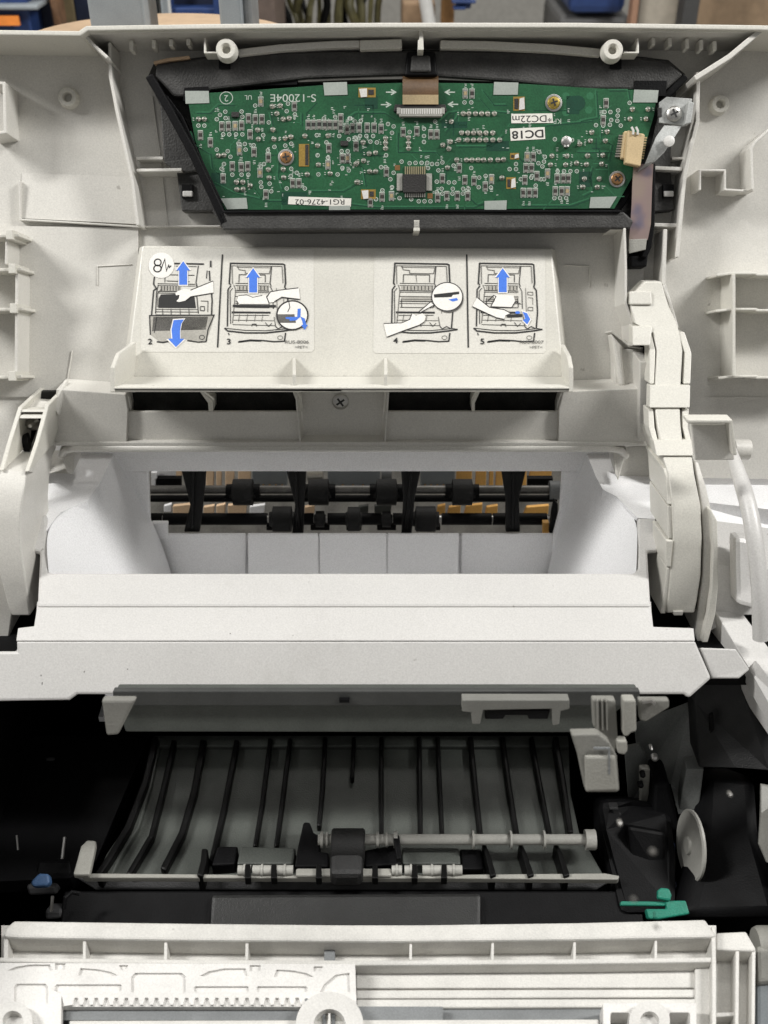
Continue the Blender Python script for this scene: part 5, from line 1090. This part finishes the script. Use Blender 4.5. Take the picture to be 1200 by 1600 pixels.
# stepped side piece
M().poly([(1119, 1457), (1166, 1455), (1181, 1481), (1181, 1486), (1119, 1484)], DOOR.off(-.004), .014).build('side_cap', DOORM, dr, bevel=.001)
for x in (1152.5, 1178): M().rib([(x, 1482), (x - 1, 1600), (x - 1.5, 1690)], DOOR.off(-.005), 6, .016).build('side_rib', DOORM, dr, bevel=.0006)
M().poly([(1119, 1484), (1180, 1484), (1178, 1690), (1119, 1690)], DOOR.off(-.016), .003).build('side_floor', DOORM, dr)
M().poly([(1119, 1582), (1150, 1581), (1150, 1587), (1119, 1589)], DOOR.off(-.008), .01).build('side_bar', DOORM, dr, bevel=.0004)
hg = thing('door_hinge', az(1196, 1500, -.50), 'grey rounded hinge piece half cut off at the right of the open door', 'hinge')
M().lathe(az(1180, 1478, -.498), V((1, 0, 0)), [(0, .009), (.002, .010), (.03, .010)], 20).build('hinge_barrel', DULLW, hg, smooth=True)
M().poly([(1182, 1476), (1250, 1474), (1250, 1530), (1184, 1535)], DOOR.off(-.022), .006).build('hinge_leaf', DULLW, hg, bevel=.002)
M().poly([(1182, 1535), (1250, 1520), (1250, 1690), (1182, 1690)], DOOR.off(-.026), .006).build('hinge_cover', BGREY, hg, bevel=.002)

# ---------------------------------------------------------------- behind the lid
def slabbox(name, x0, x1, y0, y1, y, d, m, par=None, bevel=.002, **k):
    a = ay(x0, y1, y); b = ay(x1, y1, y); t = ay(x0, y0, y)
    return M().box(V(((a.x + b.x)/2, y + d/2, (a.z + t.z)/2)), b.x - a.x, d, t.z - a.z).build(name, m, par, bevel=bevel, **k)
ds = thing('round_stool', V((ay(245, 40, .86).x, .86, CAM.z - .30)), 'round tan wooden stool seat just behind the raised cover', 'stool')
M().lathe(V((ay(245, 40, .86).x, .86, CAM.z - .1775)), V((0, 0, 1)), [(0, .104), (.003, .108), (.010, .108), (.0125, .104), (.0125, .00001)], 64).build('seat', TANW, ds, smooth=True)
M().cyl(V((ay(245, 40, .86).x, .86, CAM.z - .66)), V((ay(245, 40, .86).x, .86, CAM.z - .1775)), .02, 20).build('column', BGREY, ds, smooth=True)
p1 = slabbox('grey_post', 150, 234, -260, 100, .80, .05, BGREY, label='wide grey painted post in front of the tan stool seat', cat='post')
p2 = thing('slotted_post', ay(373, 60, .80), 'grey slotted metal post right of the blue crate, behind the cover', 'post')
slabbox('post_face', 349, 383, -260, 100, .80, .05, BGREY, p2); slabbox('post_return', 385, 398, -260, 100, .81, .05, SLATE, p2)
lt = thing('ribbed_partition', ay(252, 60, 1.2), 'pale bluish ribbed panel between the wide post and the blue crate', 'panel')
slabbox('panel_face', 238, 268, -260, 90, 1.2, .03, BWHITE, lt)
for x in (236, 248, 260): slabbox('panel_rib', x, x + 3, -260, 90, 1.18, .03, BGREY, lt)
cr_ = thing('blue_crate', ay(308, 80, 1.35), 'dark blue plastic crate with lighter rim between two grey posts', 'crate')
slabbox('crate_wall', 262, 362, -60, 90, 1.35, .2, BNAVY, cr_); slabbox('crate_rim', 262, 362, 12, 26, 1.33, .24, BBLUE, cr_); slabbox('crate_stile', 268, 276, -60, 90, 1.325, .02, BBLUE, cr_); slabbox('crate_stile', 340, 350, -60, 90, 1.325, .02, BBLUE, cr_)
bn = thing('blue_bin', ay(20, 80, 1.4), 'blue storage bin with an orange card on its front at far left', 'bin')
slabbox('bin_body', -80, 58, -30, 90, 1.4, .2, BBLUE, bn); slabbox('orange_card', -20, 31, 25, 40, 1.39, .004, BORANGE, bn, bevel=0); slabbox('bin_lip', -80, 60, 8, 16, 1.385, .2, BGREY, bn)
slabbox('navy_bin', 60, 92, -60, 90, 1.45, .2, BNAVY, label='narrow navy bin beside the blue bin with the orange card', cat='bin')
slabbox('shelf_upright', 92, 104, -200, 90, 1.42, .03, BBROWN, label='thin dark brown shelf upright right of the navy bin', cat='upright')
slabbox('shelf_board', 106, 128, -200, 90, 1.5, .03, mat('khaki_board', (.22, .17, .09), .6, mott=.1), label='khaki board standing between the brown upright and the wide grey post', cat='board')
slabbox('grey_cabinet', 128, 152, -200, 90, 1.5, .2, BNAVY, label='dark cabinet edge just left of the wide grey post', cat='cabinet')
slabbox('wood_cabinet', 398, 434, -200, 100, 1.8, .2, mat('grey_brown_cabinet', (.16, .12, .10), .6, mott=.1), label='grey brown cabinet side right of the slotted post', cat='cabinet')
cb = thing('cable_tangle', ay(515, 60, 2.0), 'tangle of olive and black cables hanging in front of the pale wall', 'cables')
rnd = random.Random(3)
for i in range(15):
    x = 444 + i*10.5; pts = []
    for j in range(9): pts.append(ay(x + rnd.uniform(-16, 16), -50 + j*15, 2.0 + rnd.uniform(-.03, .03)))
    for _ in range(2): pts = [pts[0]] + [(pts[q-1] + pts[q]*2 + pts[q+1])/4 for q in range(1, len(pts)-1)] + [pts[-1]]
    M().tube(pts, rnd.uniform(.004, .009), 8).build('cable', BOLIVE if i % 3 else BLACK, cb, smooth=True)
slabbox('carton', 628, 678, 4, 90, 1.9, .2, CARD if False else mat('dull_carton', (.30, .20, .12), .8, mott=.1), label='dull brown carton left of the wooden post', cat='carton', bevel=.004)
M().tube([ay(655, -60, 1.8), ay(672, 45, 1.8), ay(676, 90, 1.8)], .010, 12).build('white_pole', BWHITE, label='white slanting pole in front of the dull brown carton', cat='pole', smooth=True)
slabbox('wooden_post', 688, 707, -200, 100, 1.85, .04, mat('orange_wood', (.36, .19, .07), .6, mott=.15), label='orange brown wooden post right of the white slanting pole', cat='post')
tl = thing('blue_clamp', ay(726, 14, 1.8), 'small blue clamp tool hanging right of the wooden post', 'clamp')
slabbox('clamp_jaw', 706, 744, 1, 6, 1.8, .02, BBLUE, tl); slabbox('clamp_body', 712, 736, -30, 14, 1.81, .02, BBLUE, tl); slabbox('clamp_foot', 708, 728, 11, 16, 1.8, .02, BBLUE, tl)
ch_ = thing('blue_chair', ay(922, 60, 1.9), 'blue padded chair seat on a dark grey base behind the cover', 'chair')
slabbox('seat_pad', 888, 976, -60, 22, 1.9, .2, BBLUE, ch_, bevel=.012); slabbox('seat_base', 868, 978, 24, 90, 1.92, .2, mat('dark_base', (.10, .10, .10), .5), ch_, bevel=.01)
slabbox('thin_wood_post', 977, 987, -200, 100, 1.85, .03, mat('pinkish_wood', (.40, .23, .15), .6, mott=.1), label='thin pinkish wooden post at the right edge of the blue chair', cat='post')
slabbox('pale_board', 988, 1056, -200, 100, 1.95, .03, mat('pale_board', (.46, .42, .35), .7, mott=.06), label='pale cream board between the thin wooden post and dark upright', cat='board')
slabbox('dark_upright', 1055, 1079, -200, 100, 1.8, .04, mat('dark_metal', (.06, .06, .06), .5), label='dark metal upright in front of the brown board', cat='upright')
slabbox('brown_board', 1078, 1300, -200, 100, 1.9, .04, mat('brown_board', (.30, .21, .13), .6, mott=.1), label='large plain brown board behind the right corner of the cover', cat='board')
